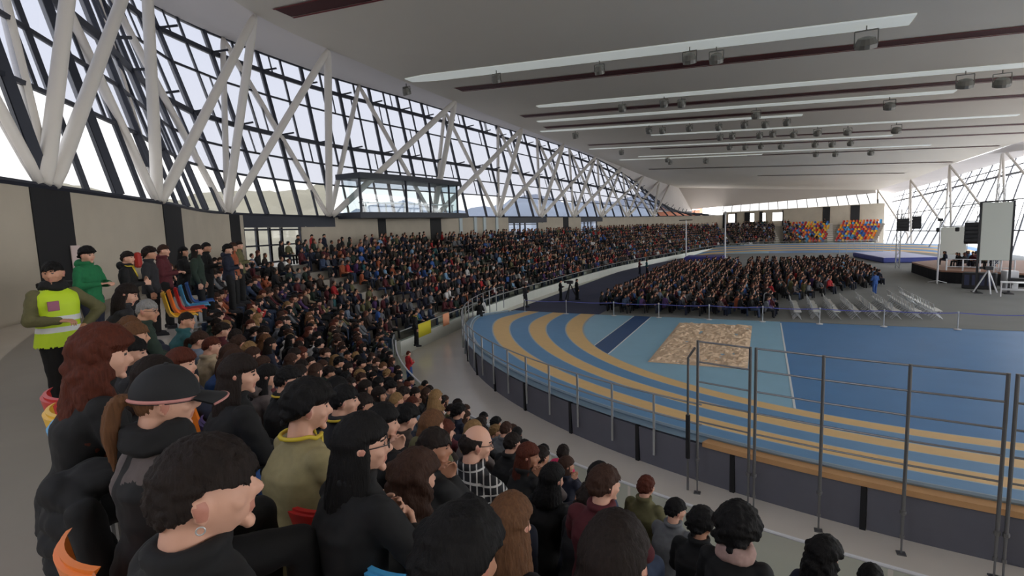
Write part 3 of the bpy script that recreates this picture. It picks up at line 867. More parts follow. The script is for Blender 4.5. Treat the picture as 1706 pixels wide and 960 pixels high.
# taller scaffold frames standing on the walkway
FR = [-109.4, -106.5, -103.5, -100.4, -97.3, -94.2]
M_scaf = mat('scaffold_tube', rgb(128, 128, 130), .4, .8)
fl = ['narrow one holding a black padded bar', 'long one with four uprights', 'at the right edge of the picture']
for i, (ia, ib) in enumerate(((0, 1), (1, 4), (4, 5))):
    p0 = rim(FR[ia], 23.75, 0); p1 = rim(FR[ib], 23.75, 0)
    e = empty('scaffold_frame', p0); tag(e, 'tall tubular guard frame on walkway, %s' % fl[i], 'guard frame', 'tall guard frames along the walkway')
    dlt = p1 - p0; t = dlt.normalized()
    posts = [rim(FR[q], 23.75, 0) - p0 for q in range(ia, ib + 1)]
    posts[0] = posts[0] + t * .06; posts[-1] = posts[-1] - t * .05
    for o_ in posts:
        mb = MB(); mb.tube([o_ + V((0, 0, .72)), o_ + V((0, 0, 3.46))], .030, 8); mb.build('upright', M_scaf, e)
        mb = MB(); mb.tube([o_ + V((0, 0, .3)), o_ + V((0, 0, .8))], .024, 8); mb.tube([o_ + V((0, 0, .0)), o_ + V((0, 0, .3))], .016, 8)
        mb.lathe([(.001, -.06), (.048, -.03), (.052, 0), (.048, .03), (.001, .06)], 10, o_ + V((0, 0, .78)))
        mb.lathe([(.035, -.03), (.035, .03)], 10, o_ + V((0, 0, .33))); mb.box(o_ + V((0, 0, .01)), (.14, .14, .02)); mb.build('screw_jack', M_scaf, e)
    for zz in (3.44, 2.99, 2.55, 2.1, 1.66):
        mb = MB()
        for q0, q1 in zip(posts, posts[1:]): mb.tube([q0 + V((0, 0, zz)), q1 + V((0, 0, zz))], .019, 8)
        mb.build('rail', M_scaf, e)
    if i == 0:
        o_ = -t * .16
        mb = MB(); mb.tube([o_ + V((0, 0, .75)), o_ + V((0, 0, 1.75))], .05, 8); mb.build('padding', M_black, e)
        mb = MB(); mb.tube([o_ + V((0, 0, 0)), o_ + V((0, 0, 3.05)), V((0, 0, 3.3))], .026, 8); mb.build('end_post', M_scaf, e)

# ------------------------------------------------------------------ barrier posts with ribbon along the edge of the carpet
BXS = [-15.2, -12.1, -8.8, -5.9, -2.9, .05, 2.95, 5.95, 9.1, 12.2]
M_base = mat('post_base', rgb(205, 205, 205), .5)
M_ribbon = mat('blue_ribbon', rgb(92, 96, 170), .6)
for i, x in enumerate(BXS):
    e = empty('barrier_post', (x, 33.85, .035))
    n_ = ['leftmost', 'second', 'third', 'fourth', 'fifth', 'sixth', 'seventh', 'eighth', 'ninth', 'rightmost'][i]
    tag(e, ('%s white barrier post along the carpet edge' % n_) if n_.endswith('most') else '%s white barrier post from the left along the carpet edge' % n_, 'barrier post', 'white barrier posts along the carpet edge')
    mb = MB(); mb.lathe([(.17, 0), (.17, .025), (.04, .06)], 14); mb.build('base', M_base, e)
    mb = MB(); mb.tube([(0, 0, .05), (0, 0, .9)], .024, 8); mb.build('post', M_alu, e)
    mb = MB(); mb.lathe([(.035, .86), (.035, .95)], 8); mb.build('cap', M_base, e)
    if i < len(BXS) - 1:
        x1 = BXS[i + 1]; mb = MB()
        A = []; B = []
        for q in range(9):
            u = q / 8; sag = .06 * 4 * u * (1 - u)
            A.append(V((x + (x1 - x) * u, 33.85, .93 - sag))); B.append(V((x + (x1 - x) * u, 33.85, .885 - sag)))
        mb.strip(A, B); mb.strip([p + V((0, .004, 0)) for p in B], [p + V((0, .004, 0)) for p in A])
        tag(mb.build('barrier_ribbon', M_ribbon), 'blue ribbon strung right of the %s barrier post' % (n_ if n_.endswith('most') else n_ + ' from left'), 'ribbon', 'blue ribbons between the barrier posts')

# ------------------------------------------------------------------ stage and its equipment
M_stage = mat('stage_floor', rgb(150, 112, 92), .6, noise_scale=1, noise_amt=.1)
M_skirtb = mat('stage_curtain', rgb(18, 18, 22), .9)
M_screen = mat('grey_screen', rgb(200, 204, 196), .6)
M_spk = mat('speaker_black', rgb(36, 36, 40), .6)
SP = [(13.9, 56.8), (13.9, 66.8), (17, 70), (25, 68), (25, 52.4), (18.4, 54.2)]
e = empty('stage', (18, 60, 0)); tag(e, 'low platform stage with black curtain skirt at the right', 'stage')
mb = MB(); k = len(SP)
mb.add([(x - 18, y - 60, 1.12) for x, y in SP] + [(x - 18, y - 60, .98) for x, y in SP], [tuple(range(k - 1, -1, -1)), tuple(range(k, 2 * k))] + [(i, (i + 1) % k, k + (i + 1) % k, k + i) for i in range(k)])
mb.build('platform', M_stage, e)
for i in range(k):
    a, b = V((SP[i][0], SP[i][1], 0)), V((SP[(i + 1) % k][0], SP[(i + 1) % k][1], 0))
    n_ = (b - a).cross(V((0, 0, 1))).normalized(); m_ = max(6, int((b - a).length / .25)); A = []; B = []
    for q in range(m_ + 1):
        p = a.lerp(b, q / m_) - V((18, 60, 0)) + n_ * (.05 if q % 2 else .0)
        A.append(p + V((0, 0, .04))); B.append(p + V((0, 0, 1.0)))
    mb = MB(); mb.strip(A, B); mb.build('curtain', M_skirtb, e)
def rail_frame(x, y, w_, a, lab):
    e = empty('stage_railing', (x, y, 1.12), a); tag(e, lab, 'railing', 'white railings on the stage edge')
    mb = MB()
    for q in (-w_ / 2, 0, w_ / 2):
        mb = MB(); mb.bar((q, 0, 0), (q, 0, 1.0), .09); mb.build('post', M_whiterail, e)
    for zz in (.35, .98):
        mb = MB(); mb.bar((-w_ / 2, 0, zz), (w_ / 2, 0, zz), .06); mb.build('rail', M_whiterail, e)
rail_frame(15.2, 56.2, 2.2, -.5, 'white railing on the near edge of the stage beside the tall mast')
rail_frame(17.3, 55.0, 1.6, -.5, 'white railing on the near edge of the stage left of the big screen')
def screen(x, y, z0, z1, w_, a, lab, dark):
    e = empty('projection_screen', (x, y, 0), a); tag(e, lab, 'screen')
    mb = MB(); mb.bbox((0, 0, (z0 + z1) / 2), (w_, .12, z1 - z0), .03); mb.build('panel', M_screen, e)
    mb = MB()
    for q in (-w_ / 2 - .06, w_ / 2 + .06): mb.bar((q, 0, 0 if dark else z0 - .8), (q, 0, z1 + .1), .12 if dark else .06)
    mb.bar((-w_ / 2, 0, z1 + .08), (w_ / 2, 0, z1 + .08), .1); mb.build('frame', M_spk if dark else M_alu, e)
    if dark:
        for q in (-w_ / 2, w_ / 2):
            m2 = MB(); m2.box((q, 0, .04), (.5, 1.2, .08)); m2.build('foot', M_spk, e)
screen(15.3, 50.0, 2.45, 6.65, 1.7, -.1, 'large pale grey upright screen with black frame at the right', True)
screen(17.0, 66.0, 1.9, 4.6, 2.0, -.1, 'smaller pale screen standing on the stage behind the mast', False)
def line_array(x, y, z1, n_, w_, a, lab):
    e = empty('speaker_cluster', (x, y, z1), a); tag(e, lab, 'loudspeaker')
    for i in range(n_):
        mb = MB(); R_ = Matrix.Rotation(-.09 * i, 3, 'X'); mb.bbox((0, -.06 * i * i * .25, -.17 - .34 * i), (w_, .55, .32), .03, R_)
        mb.build('cabinet', M_spk, e)
    mb = MB(); mb.box((0, 0, .08), (w_ * .9, .5, .08)); mb.bar((0, 0, .1), (0, 0, .9), .05); mb.build('rigging', M_metal, e)
line_array(15.6, 55, 5.2, 5, 1.45, -.3, 'black hanging speaker cluster left of the large grey screen')
line_array(13.9, 71.5, 5.6, 4, 1.1, -.1, 'black speaker cluster on the lighting tower left of the stage')
line_array(15.2, 71.8, 5.8, 4, .8, -.1, 'narrow black speaker cluster right half of the lighting tower')
def truss(p, q, w_, lab, nm='lighting_truss', m=None):
    p, q = V(p), V(q); e = empty(nm, p); tag(e, lab, 'truss'); m = m or M_alu
    d = q - p; dn = d.normalized(); a = dn.cross(V((0, 0, 1)) if abs(dn.z) < .9 else V((0, 1, 0))).normalized(); b = dn.cross(a)
    mb = MB()
    for sx in (-1, 1):
        for sy in (-1, 1): mb.bar((a * sx + b * sy) * w_ / 2, d + (a * sx + b * sy) * w_ / 2, .05)
    mb.build('chords', m, e)
    mb = MB(); n_ = max(2, int(d.length / (w_ * 1.3)))
    for i in range(n_):
        for sx in (-1, 1):
            s_ = 1 if i % 2 else -1
            mb.bar(dn * d.length * i / n_ + (a * sx + b * s_) * w_ / 2, dn * d.length * (i + 1) / n_ + (a * sx - b * s_) * w_ / 2, .03)
            mb.bar(dn * d.length * i / n_ + (a * s_ + b * sx) * w_ / 2, dn * d.length * (i + 1) / n_ + (-a * s_ + b * sx) * w_ / 2, .03)
    mb.build('lacing', m, e)
truss((13.6, 71.6, .05), (13.6, 71.6, 6.6), .35, 'lighting tower carrying the speaker cluster left of the stage')
truss((17.1, 55.3, .0), (17.1, 55.3, 8.2), .4, 'tall white truss tower beside the large grey screen')
truss((14.0, 55.3, 6.6), (19, 55.0, 6.6), .4, 'horizontal white truss above the hanging speaker cluster')
truss((18.0, 50.6, .0), (18.0, 50.6, 7.4), .35, 'white truss upright behind the right edge of the large screen')
e = empty('camera_mast', (13.55, 56.3, .04)); tag(e, 'slim white mast with small camera head standing before the stage', 'mast')
mb = MB(); mb.tube([(0, 0, 0), (0, 0, 3.4)], .07, 8); mb.tube([(0, 0, 3.4), (0, 0, 5.3)], .045, 8); mb.build('pole', M_whiterail, e)
mb = MB(); mb.bbox((0, 0, 5.42), (.32, .4, .24), .04); mb.lathe([(.08, 0), (.1, .12)], 8, (0, -.3, 5.42), Matrix.Rotation(PI / 2, 3, 'X')); mb.build('camera_head', M_spk, e)
for q in range(3):
    mb = MB(); mb.bar((0, 0, .25), (.75 * math.cos(q * 2.1 + .3), .75 * math.sin(q * 2.1 + .3), .03), .06); mb.build('leg', M_whiterail, e)
e = empty('lamp_bracket', (13.9, 57.0, 4.6)); tag(e, 'pair of small black lamps on a bracket above the smaller screen', 'lamp')
mb = MB(); mb.bar((-.35, 0, .25), (1.15, 0, .25), .05); mb.bar((-.35, -.7, .25), (-.35, 0, .25), .04); mb.build('bracket', M_metal, e)
for q in (-.3, 1.0):
    mb = MB(); mb.bbox((q, 0, 0), (.26, .3, .36), .05); mb.build('lamp', M_spk, e)
def tripod(x, y, z, h, lab, white=True):
    e = empty('tripod', (x, y, z)); tag(e, lab, 'tripod'); m = M_whiterail if white else M_spk
    for q in range(3):
        a = q * 2.09 + .5
        mb = MB(); mb.tube([(0, 0, h), (.45 * h * math.cos(a), .45 * h * math.sin(a), .03)], .05, 8); mb.build('leg', m, e)
    mb = MB(); mb.bbox((0, 0, h + .12), (.5, .32, .26), .04); mb.lathe([(.07, 0), (.09, .25)], 10, (-.25, 0, h + .14), Matrix.Rotation(-PI / 2, 3, 'Y')); mb.build('video_camera', M_spk, e)
tripod(14.9, 49.6, .035, 1.75, 'white legged tripod with camera below the large grey screen')
e = empty('work_table', (15.9, 48.0, .035), -.3); tag(e, 'small white framed work table at the right below the grey screen', 'table')
mb = MB(); mb.bbox((0, 0, 1.0), (1.5, .8, .06), .015); mb.build('tabletop', M_whiterail, e)
for sx in (-.68, .68):
    for sy in (-.34, .34):
        mb = MB(); mb.bar((sx, sy, 0), (sx, sy, .98), .07); mb.build('leg', M_whiterail, e)
mb = MB(); mb.bar((-.68, -.34, .5), (.68, -.34, .5), .06); mb.bar((-.68, .34, .5), (.68, .34, .5), .06); mb.build('stretcher', M_whiterail, e)
e = empty('equipment_case', (17.0, 52.3, .035), .2); tag(e, 'white equipment case standing behind the work table', 'case')
mb = MB(); mb.bbox((0, 0, .75), (.8, .7, 1.4), .04); mb.build('case_body', M_whiterail, e)
mb = MB(); mb.box((0, -.36, .85), (.7, .02, .05)); mb.box((0, -.36, .45), (.1, .03, .12)); mb.build('latch', M_metal, e)
e = empty('amplifier_rack', (15.3, 52.6, .035), -.4); tag(e, 'dark amplifier rack with white front stripes beside the stage', 'rack')
mb = MB(); mb.bbox((0, 0, .65), (2.0, .8, 1.25), .04); mb.build('housing', M_spk, e)
for q in range(4):
    mb = MB(); mb.box((-.7 + q * .45, -.41, .7), (.3, .03, .8)); mb.build('front_plate', M_navy, e)
e = empty('control_desk', (17.6, 51.5, .035), -.2); tag(e, 'black flight case with raised lid right of the large screen', 'case')
mb = MB(); mb.bbox((0, 0, .8), (1.6, .7, .3), .03); mb.build('tray', M_spk, e)
mb = MB(); mb.bbox((.72, 0, 1.2), (.12, .7, .8), .03); mb.build('lid', M_spk, e)
mb = MB()
for sx in (-.7, .7): mb.bar((sx, -.25, 0), (sx, .25, .66), .05); mb.bar((sx, .25, 0), (sx, -.25, .66), .05)
mb.build('trestle', M_metal, e)

# landing mats and vault uprights at the far end of the infield
M_lilac = mat('landing_mat_top', rgb(196, 198, 226), .6); M_mats = mat('landing_mat_side', rgb(60, 70, 140), .6); M_purple = mat('dark_blue_mat', rgb(58, 56, 130), .7)
e = empty('landing_mat', (15.8, 86.5, .04), .12); tag(e, 'large landing mat with pale lilac top and blue sides', 'landing mat')
mb = MB(); mb.bbox((0, 0, .33), (6, 13, .62), .12); mb.build('mat_body', M_mats, e)
mb = MB(); mb.bbox((0, 0, .66), (5.8, 12.8, .06), .02); mb.build('top_sheet', M_lilac, e)
e = empty('landing_mat', (-8.2, 87.5, .04)); tag(e, 'dark blue landing mat beyond the floor audience between two tall posts', 'landing mat')
mb = MB(); mb.bbox((0, 0, .3), (5.6, 5, .58), .1); mb.build('mat_body', M_purple, e)
mb = MB(); mb.bbox((0, 0, .6), (5.4, 4.8, .05), .02); mb.build('top_sheet', M_purple, e)
for (x, y, h, lab) in ((-11.5, 91.5, 6.3, 'tall thin white post with crossbar top left of the dark blue mat'), (-5.5, 91.5, 7.2, 'tall thin white post right of the dark blue mat')):
    e = empty('vault_upright', (x, y, .03)); tag(e, lab, 'post')
    mb = MB(); mb.tube([(0, 0, 0), (0, 0, h)], [.12, .09], 8); mb.build('pole', M_whiterail, e)
    mb = MB(); mb.box((0, 0, .05), (.9, .9, .1)); mb.build('base', M_alu, e)
    if x < -8:
        mb = MB(); mb.bar((-1.1, 0, h), (1.0, 0, h), .14); mb.build('crossbar', M_spk, e)
    else:
        mb = MB(); mb.box((0, 0, h), (.3, .3, .5)); mb.build('head', M_alu, e)
# barrier boards in front of the far stand
M_board = mat('grey_board', rgb(176, 182, 182), .6)
for i in range(6):
    e = empty('barrier_board', (-6 + i * 4.4, 121.5 + (.6 if i < 1 else 0), .0)); tag(e, 'pale grey barrier board before the far stand, %s from the left' % ['first', 'second', 'third', 'fourth', 'fifth', 'sixth'][i], 'board', 'barrier boards before the far stand')
    mb = MB(); mb.bbox((0, 0, .55), (4.0, .12, .9), .03); mb.build('board', M_board, e)
    mb = MB(); mb.box((-1.6, 0, .06), (.1, .7, .12)); mb.box((1.6, 0, .06), (.1, .7, .12)); mb.build('feet', M_metal, e)
# crowd fence right of the far infield
e = empty('crowd_fence', (12.5, 98, .03)); tag(e, 'thin railing fence behind the pale lilac landing mat', 'fence')
for i in range(9):
    mb = MB(); mb.bar((-1.5 + i * .95, 0, 0), (-1.5 + i * .95, 0, 2.2), .05); mb.build('post', M_alu, e)
mb = MB(); mb.bar((-1.5, 0, 2.2), (6.1, 0, 2.2), .05); mb.bar((-1.5, 0, 1.1), (6.1, 0, 1.1), .04); mb.build('rails', M_alu, e)

# stools / bits on the concourse at the far left
e = empty('side_table', (-13.4, 5.9, ZC), .8); tag(e, 'small dark stool table against the concrete wall at the far left', 'table')
mb = MB(); mb.bbox((0, 0, .86), (.55, .55, .12), .02); mb.build('top', M_black, e)
for sx in (-.2, .2):
    for sy in (-.2, .2):
        mb = MB(); mb.tube([(sx, sy, .82), (sx * 1.2, sy * 1.2, 0)], .018, 6); mb.build('leg', M_alu, e)
p = WALL.at(18.6); t = WALL.tan(18.6)
mb = MB(); mb.box((p.x + t.y * .06, p.y - t.x * .06, ZC + 1.35), (.42, .02, .6), math.atan2(t.y, t.x))
tag(mb.build('notice', mat('paper_notice', rgb(215, 195, 190), .8)), 'pale paper notice on the dark pilaster behind the steward', 'notice')
p = WALL.at(22.0); t = WALL.tan(22)
mb = MB(); mb.bbox((p.x + t.y * .12, p.y - t.x * .12, ZC + 1.1), (.22, .18, .5), .05, math.atan2(t.y, t.x))
tag(mb.build('fire_extinguisher_sign', mat('red_sign', rgb(190, 50, 40), .6)), 'small red fire point on the concrete wall right of the green jacket', 'sign')
# ------------------------------------------------------------------ people
DG = None
def remeshed(mb, voxel, smooth=2, name='m', dec=None):
    me = mb.mesh(name)
    ob = bpy.data.objects.new(name, me); C.objects.link(ob)
    md = ob.modifiers.new('r', 'REMESH'); md.mode = 'VOXEL'; md.voxel_size = voxel; md.use_smooth_shade = True
    if smooth:
        sm = ob.modifiers.new('s', 'SMOOTH'); sm.factor = .5; sm.iterations = smooth
    if dec:
        dm = ob.modifiers.new('d', 'DECIMATE'); dm.ratio = dec
    dg = bpy.context.evaluated_depsgraph_get()
    out = bpy.data.meshes.new_from_object(ob.evaluated_get(dg))
    bpy.data.objects.remove(ob); bpy.data.meshes.remove(me)
    out.name = name
    for p in out.polygons: p.use_smooth = True
    return out
def limb(mb, pts, rs, n=12):
    # closed tapered limb with round ends, resampled so that joints are smooth
    P = catmull(pts, 5) if len(pts) > 2 else [V(pts[0]).lerp(V(pts[1]), i / 4) for i in range(5)]
    m = len(P) - 1; R = []
    for i in range(m + 1):
        f = i / m * (len(rs) - 1); k = min(len(rs) - 2, int(f)); u = f - k; u = u * u * (3 - 2 * u)
        R.append(rs[k] * (1 - u) + rs[k + 1] * u)
    mb.tube(P, R, n)
    mb.ell(P[0], (R[0],) * 3, n, 8); mb.ell(P[-1], (R[-1],) * 3, n, 8)
def displace(me, fn):                                   # push every vertex along its normal by fn(position)
    n = len(me.vertices); co = np.empty(n * 3, np.float32); no = np.empty(n * 3, np.float32)
    me.vertices.foreach_get('co', co); me.vertices.foreach_get('normal', no)
    co = co.reshape(-1, 3); no = no.reshape(-1, 3)
    h = np.array([fn(V(p)) for p in co.tolist()], np.float32)
    me.vertices.foreach_set('co', (co + no * h[:, None]).ravel()); me.update()
def Rz(a): return Matrix.Rotation(a, 3, 'Z')
def Rx(a): return Matrix.Rotation(a, 3, 'X')

def head_r(d):                                          # skull + face radius along unit direction d (x side, y face, z up)
    x, y, z = d
    a, b, c = .079, .101, .121
    if z < 0:
        t = min(1, -z)
        a *= 1 - .20 * t * t; b *= (1 - .02 * t) if y > 0 else (1 - .22 * t)
    else:
        b *= 1.02 if y < 0 else .97
    r = 1 / math.sqrt((x / a) ** 2 + (y / b) ** 2 + (z / c) ** 2)
    if y > .5 and -.75 < z < -.35: r *= 1.04            # chin
    return r
EYES = [V((-.031, .083, .012)), V((.031, .083, .012))]
def add_head(mb, hc, M, fine=False):
    nu, nv = (40, 28) if fine else (28, 20)
    tmp = MB(); vs = []
    for i in range(nv + 1):
        ph = PI * i / nv
        for k in range(nu):
            t = 2 * PI * k / nu
            d = V((math.sin(ph) * math.cos(t), math.sin(ph) * math.sin(t), math.cos(ph)))
            p = d * head_r(d)
            for e in EYES:                              # eye sockets
                q = (p - e); s_ = math.exp(-(q.x ** 2 + q.z ** 2 * 2.2) / .00034) if p.y > 0.02 else 0
                p.y -= .012 * s_
            if p.y > 0: p.y -= .006 * math.exp(-((p.z + .045) ** 2) / .0002) * math.exp(-p.x ** 2 / .002)
            vs.append(p)
    fs = []
    for i in range(nv):
        for k in range(nu): fs.append((i * nu + k, (i + 1) * nu + k, (i + 1) * nu + (k + 1) % nu, i * nu + (k + 1) % nu))
    T_ = lambda p: M @ V(p) + hc
    mb.add([T_(p) for p in vs], fs)
    # nose, lips, brow, ears, eyeballs
    nose = [(0, .088, .026), (0, .100, .0), (0, .113, -.022), (0, .098, -.034)]
    limb(mb, [T_(p) for p in nose], [.008, .010, .0125, .009], 8)
    for s_ in (-1, 1):
        mb.ell(T_((s_ * .011, .097, -.027)), (.008, .009, .007), 8, 6, M)
        mb.ell(T_((s_ * .030, .079, .011)), (.0125, .0125, .0125), 8, 6)
        limb(mb, [T_((s_ * .014, .092, .031)), T_((s_ * .032, .086, .037)), T_((s_ * .05, .070, .030))], [.006, .008, .006], 6)
        mb.ell(T_((s_ * .052, .062, -.022)), (.018, .022, .018), 8, 6, M)
        E_ = M @ Rz(s_ * -.35)
        mb.ell(T_((s_ * .085, -.010, -.004)), (.010, .021, .033), 10, 8, E_)
        mb.ell(T_((s_ * .092, -.019, .008)), (.008, .012, .022), 8, 6, E_)
        mb.ell(T_((s_ * .087, -.006, -.030)), (.009, .011, .011), 8, 6, E_)
    limb(mb, [T_((-.022, .083, -.056)), T_((0, .095, -.053)), T_((.022, .083, -.056))], [.0045, .0065, .0045], 6)
    limb(mb, [T_((-.019, .082, -.064)), T_((0, .094, -.066)), T_((.019, .082, -.064))], [.0045, .007, .0045], 6)
    mb.ell(T_((0, .080, -.098)), (.024, .018, .018), 8, 6, M)

def add_hand(mb, w, d, up, side, curl=.5, spread=.02):
    # palm at wrist w pointing along d; up = back of the hand; thumb leaves the side of the palm near its base
    d = d.normalized(); up = (up - d * up.dot(d)).normalized(); sd = d.cross(up) * side
    pc = w + d * .045
    for k in range(4):
        o = sd * (.033 - .022 * k)
        limb(mb, [w + o * .6 + d * .005, w + o + d * .085], [.013, .0115], 8)
    for k, ln in enumerate((.068, .078, .072, .056)):
        o = sd * (.033 - .022 * k) + sd * spread * (1.5 - k) * .4
        p0 = w + sd * (.033 - .022 * k) + d * .085
        a1 = curl * .7; a2 = curl * 1.7; a3 = curl * 2.5
        q = p0; pts = [q]
        for a, f in ((a1, .45), (a2, .32), (a3, .23)):
            q = q + (d * math.cos(a) - up * math.sin(a)) * ln * f + sd * spread * (1.5 - k) * .12; pts.append(q)
        limb(mb, pts, [.0095, .009, .0085, .0075], 8)
    t0 = w + sd * .030 + d * .022; t1 = t0 + (sd * .7 + d * .7 - up * .25).normalized() * .036
    t2 = t1 + (sd * .25 + d * .95 - up * .35 * curl).normalized() * .030; t3 = t2 + (d - up * .5 * curl - sd * .1).normalized() * .022
    limb(mb, [t0, t1, t2, t3], [.014, .0115, .0105, .009], 8)

class Pose: pass
def seated(lean=.15, yaw=0.0, pitch=0.1, tilt=0.0, arms='lap', twist=0.0, fem=False, knees=.1, bulk=1.0):
    P = Pose(); P.stand = False; P.fem = fem; P.bulk = bulk
    P.pel = V((0, .02, .535))
    up = V((0, math.sin(lean), math.cos(lean)))
    P.waist = P.pel + up * .17
    P.chest = P.pel + up * .36 + V((0, -.015, 0))
    P.neck = P.pel + up * .52 + V((0, .0, 0))
    P.tw = Rz(twist)
    sh = .148 if fem else .168
    P.sh = [P.neck + P.tw @ V((s * sh, .0, -.078)) for s in (-1, 1)]
    P.M = Rz(twist + yaw) @ Matrix.Rotation(tilt, 3, 'Y') @ Rx(-pitch)
    P.hc = P.neck + V((0, .035 + .06 * math.sin(lean), .135))
    P.hip = [P.pel + V((s * .092, .02, -.01)) for s in (-1, 1)]
    kx = .10 + knees
    P.knee = [V((s * kx, .47, .50)) for s in (-1, 1)]
    P.ank = [V((s * (kx - .01), .49, .10)) for s in (-1, 1)]
    if arms == 'lap':
        P.el = [V((s * .235, P.sh[0].y + .07, .72)) for s in (-1, 1)]; P.wr = [V((s * .07, .36, .625)) for s in (-1, 1)]
    elif arms == 'knees':
        P.el = [V((s * .24, P.sh[0].y + .17, .72)) for s in (-1, 1)]; P.wr = [V((s * .05, .47, .64)) for s in (-1, 1)]
    elif arms == 'cross':
        P.el = [V((s * .25, P.sh[0].y + .10, .77)) for s in (-1, 1)]; P.wr = [V((-.10, .25, .82)), V((.09, .28, .78))]
    elif arms == 'chin':
        P.el = [V((-.2, .34, .70)), V((.23, P.sh[1].y + .2, .72))]; P.wr = [P.hc + P.M @ V((-.035, .11, -.18)), V((.05, .40, .63))]
    elif arms == 'chinr':
        P.el = [V((-.24, P.sh[0].y + .12, .70)), V((.2, .34, .72))]; P.wr = [V((-.05, .40, .63)), P.hc + P.M @ V((.045, .13, -.17))]
    elif arms == 'phone':
        P.el = [V((s * .24, P.sh[0].y + .12, .73)) for s in (-1, 1)]; P.wr = [V((s * .06, .36, .86)) for s in (-1, 1)]
    P.hd = []
    for s, e, w in zip((-1, 1), P.el, P.wr):
        if arms in ('lap', 'knees'): d = V((-s * .35, .8, -.45)); u = V((0, .3, 1))
        elif arms == 'cross': d = (w - e); u = V((0, 1, .1))
        else:
            d = (w - e); u = V((0, .6, -1)) if arms in ('chin', 'chinr') else V((0, .5, 1))
        P.hd.append((d.normalized(), u, 1.0 if arms in ('chin', 'chinr') else .6))
    return P
def standing(yaw=0.0, pitch=0.0, arms='down', twist=0.0, fem=False, step=.05, h=1.0, bulk=1.0):
    P = Pose(); P.stand = True; P.fem = fem; P.bulk = bulk
    P.pel = V((0, 0, .93)); P.waist = V((0, 0, 1.10)); P.chest = V((0, -.01, 1.28)); P.neck = V((0, -.01, 1.455)); P.tw = Rz(twist)
    sh = .150 if fem else .170
    P.sh = [P.neck + P.tw @ V((s * sh, 0, -.078)) for s in (-1, 1)]
    P.M = Rz(twist + yaw) @ Rx(-pitch); P.hc = P.neck + V((0, .03, .14))
    P.hip = [P.pel + V((s * .09, 0, -.02)) for s in (-1, 1)]
    P.knee = [V((s * .10, .02 + s * step * .6, .50)) for s in (-1, 1)]; P.ank = [V((s * .105, s * step, .09)) for s in (-1, 1)]
    if arms == 'down':
        P.el = [V((s * .25, -.03, 1.11)) for s in (-1, 1)]; P.wr = [V((s * .25, .06, .87)) for s in (-1, 1)]
        P.hd = [(V((0, .1, -1)), V((s, .1, 0)), .4) for s in (-1, 1)]
    elif arms == 'fold':
        P.el = [V((s * .25, .03, 1.13)) for s in (-1, 1)]; P.wr = [V((-.09, .21, 1.18)), V((.08, .24, 1.14))]
        P.hd = [((w - e).normalized(), V((0, 1, .1)), .5) for w, e in zip(P.wr, P.el)]
    elif arms == 'front':
        P.el = [V((s * .26, .02, 1.13)) for s in (-1, 1)]; P.wr = [V((s * .09, .25, 1.15)) for s in (-1, 1)]
        P.hd = [((w - e).normalized(), V((0, .2, 1)), .7) for w, e in zip(P.wr, P.el)]
    elif arms == 'hip':
        P.el = [V((-.42, -.06, 1.17)), V((.26, .04, 1.13))]; P.wr = [V((-.20, .08, 1.02)), V((.08, .24, 1.12))]
        P.hd = [(V((.7, .5, -.5)), V((-.5, 0, .8)), .7), ((P.wr[1] - P.el[1]).normalized(), V((0, .2, 1)), .7)]
    return P
def torso(mb, P, k):                                    # k = extra thickness of clothing
    b = P.bulk; sw = .150 if P.fem else .170
    secs = [(P.pel + V((0, -.02, -.07 - max(0, k) * 2)), .160 * b + k * 1.9, .122 * b + k * 1.9), (P.pel + V((0, -.02, .05)), .158 * b + k, .12 * b + k), (P.waist, (.128 if P.fem else .145) * b + k, .105 * b + k),
            (P.chest, sw * b + k, .118 * b + k), (P.neck + V((0, -.005, -.075)), sw * .95 + k, .090 + k), (P.neck + V((0, -.002, -.03)), .105 + k * .6, .075 + k * .6), (P.neck + V((0, .0, .004)), .064 + k * .6, .066 + k * .6)]
    n = 20; vs = []; fs = []
    for j, (c, a, d) in enumerate(secs):
        M_ = P.tw if j > 2 else Matrix.Identity(3)
        for i in range(n):
            t = 2 * PI * i / n; cx, sy = math.cos(t), math.sin(t)
            ex = .8
            p = V((a * math.copysign(abs(cx) ** ex, cx), d * math.copysign(abs(sy) ** ex, sy), 0))
            vs.append(M_ @ p + c)
    for j in range(len(secs) - 1):
        for i in range(n): fs.append((j * n + i, j * n + (i + 1) % n, j * n + n + (i + 1) % n, j * n + n + i))
    fs.append(tuple(range(n - 1, -1, -1))); m_ = (len(secs) - 1) * n; fs.append(tuple(m_ + i for i in range(n)))
    mb.add(vs, fs)
    if P.fem:
        for s in (-1, 1): mb.ell(P.chest + P.tw @ V((s * .075, .09 + k, .0)), (.065, .06, .065), 10, 8)
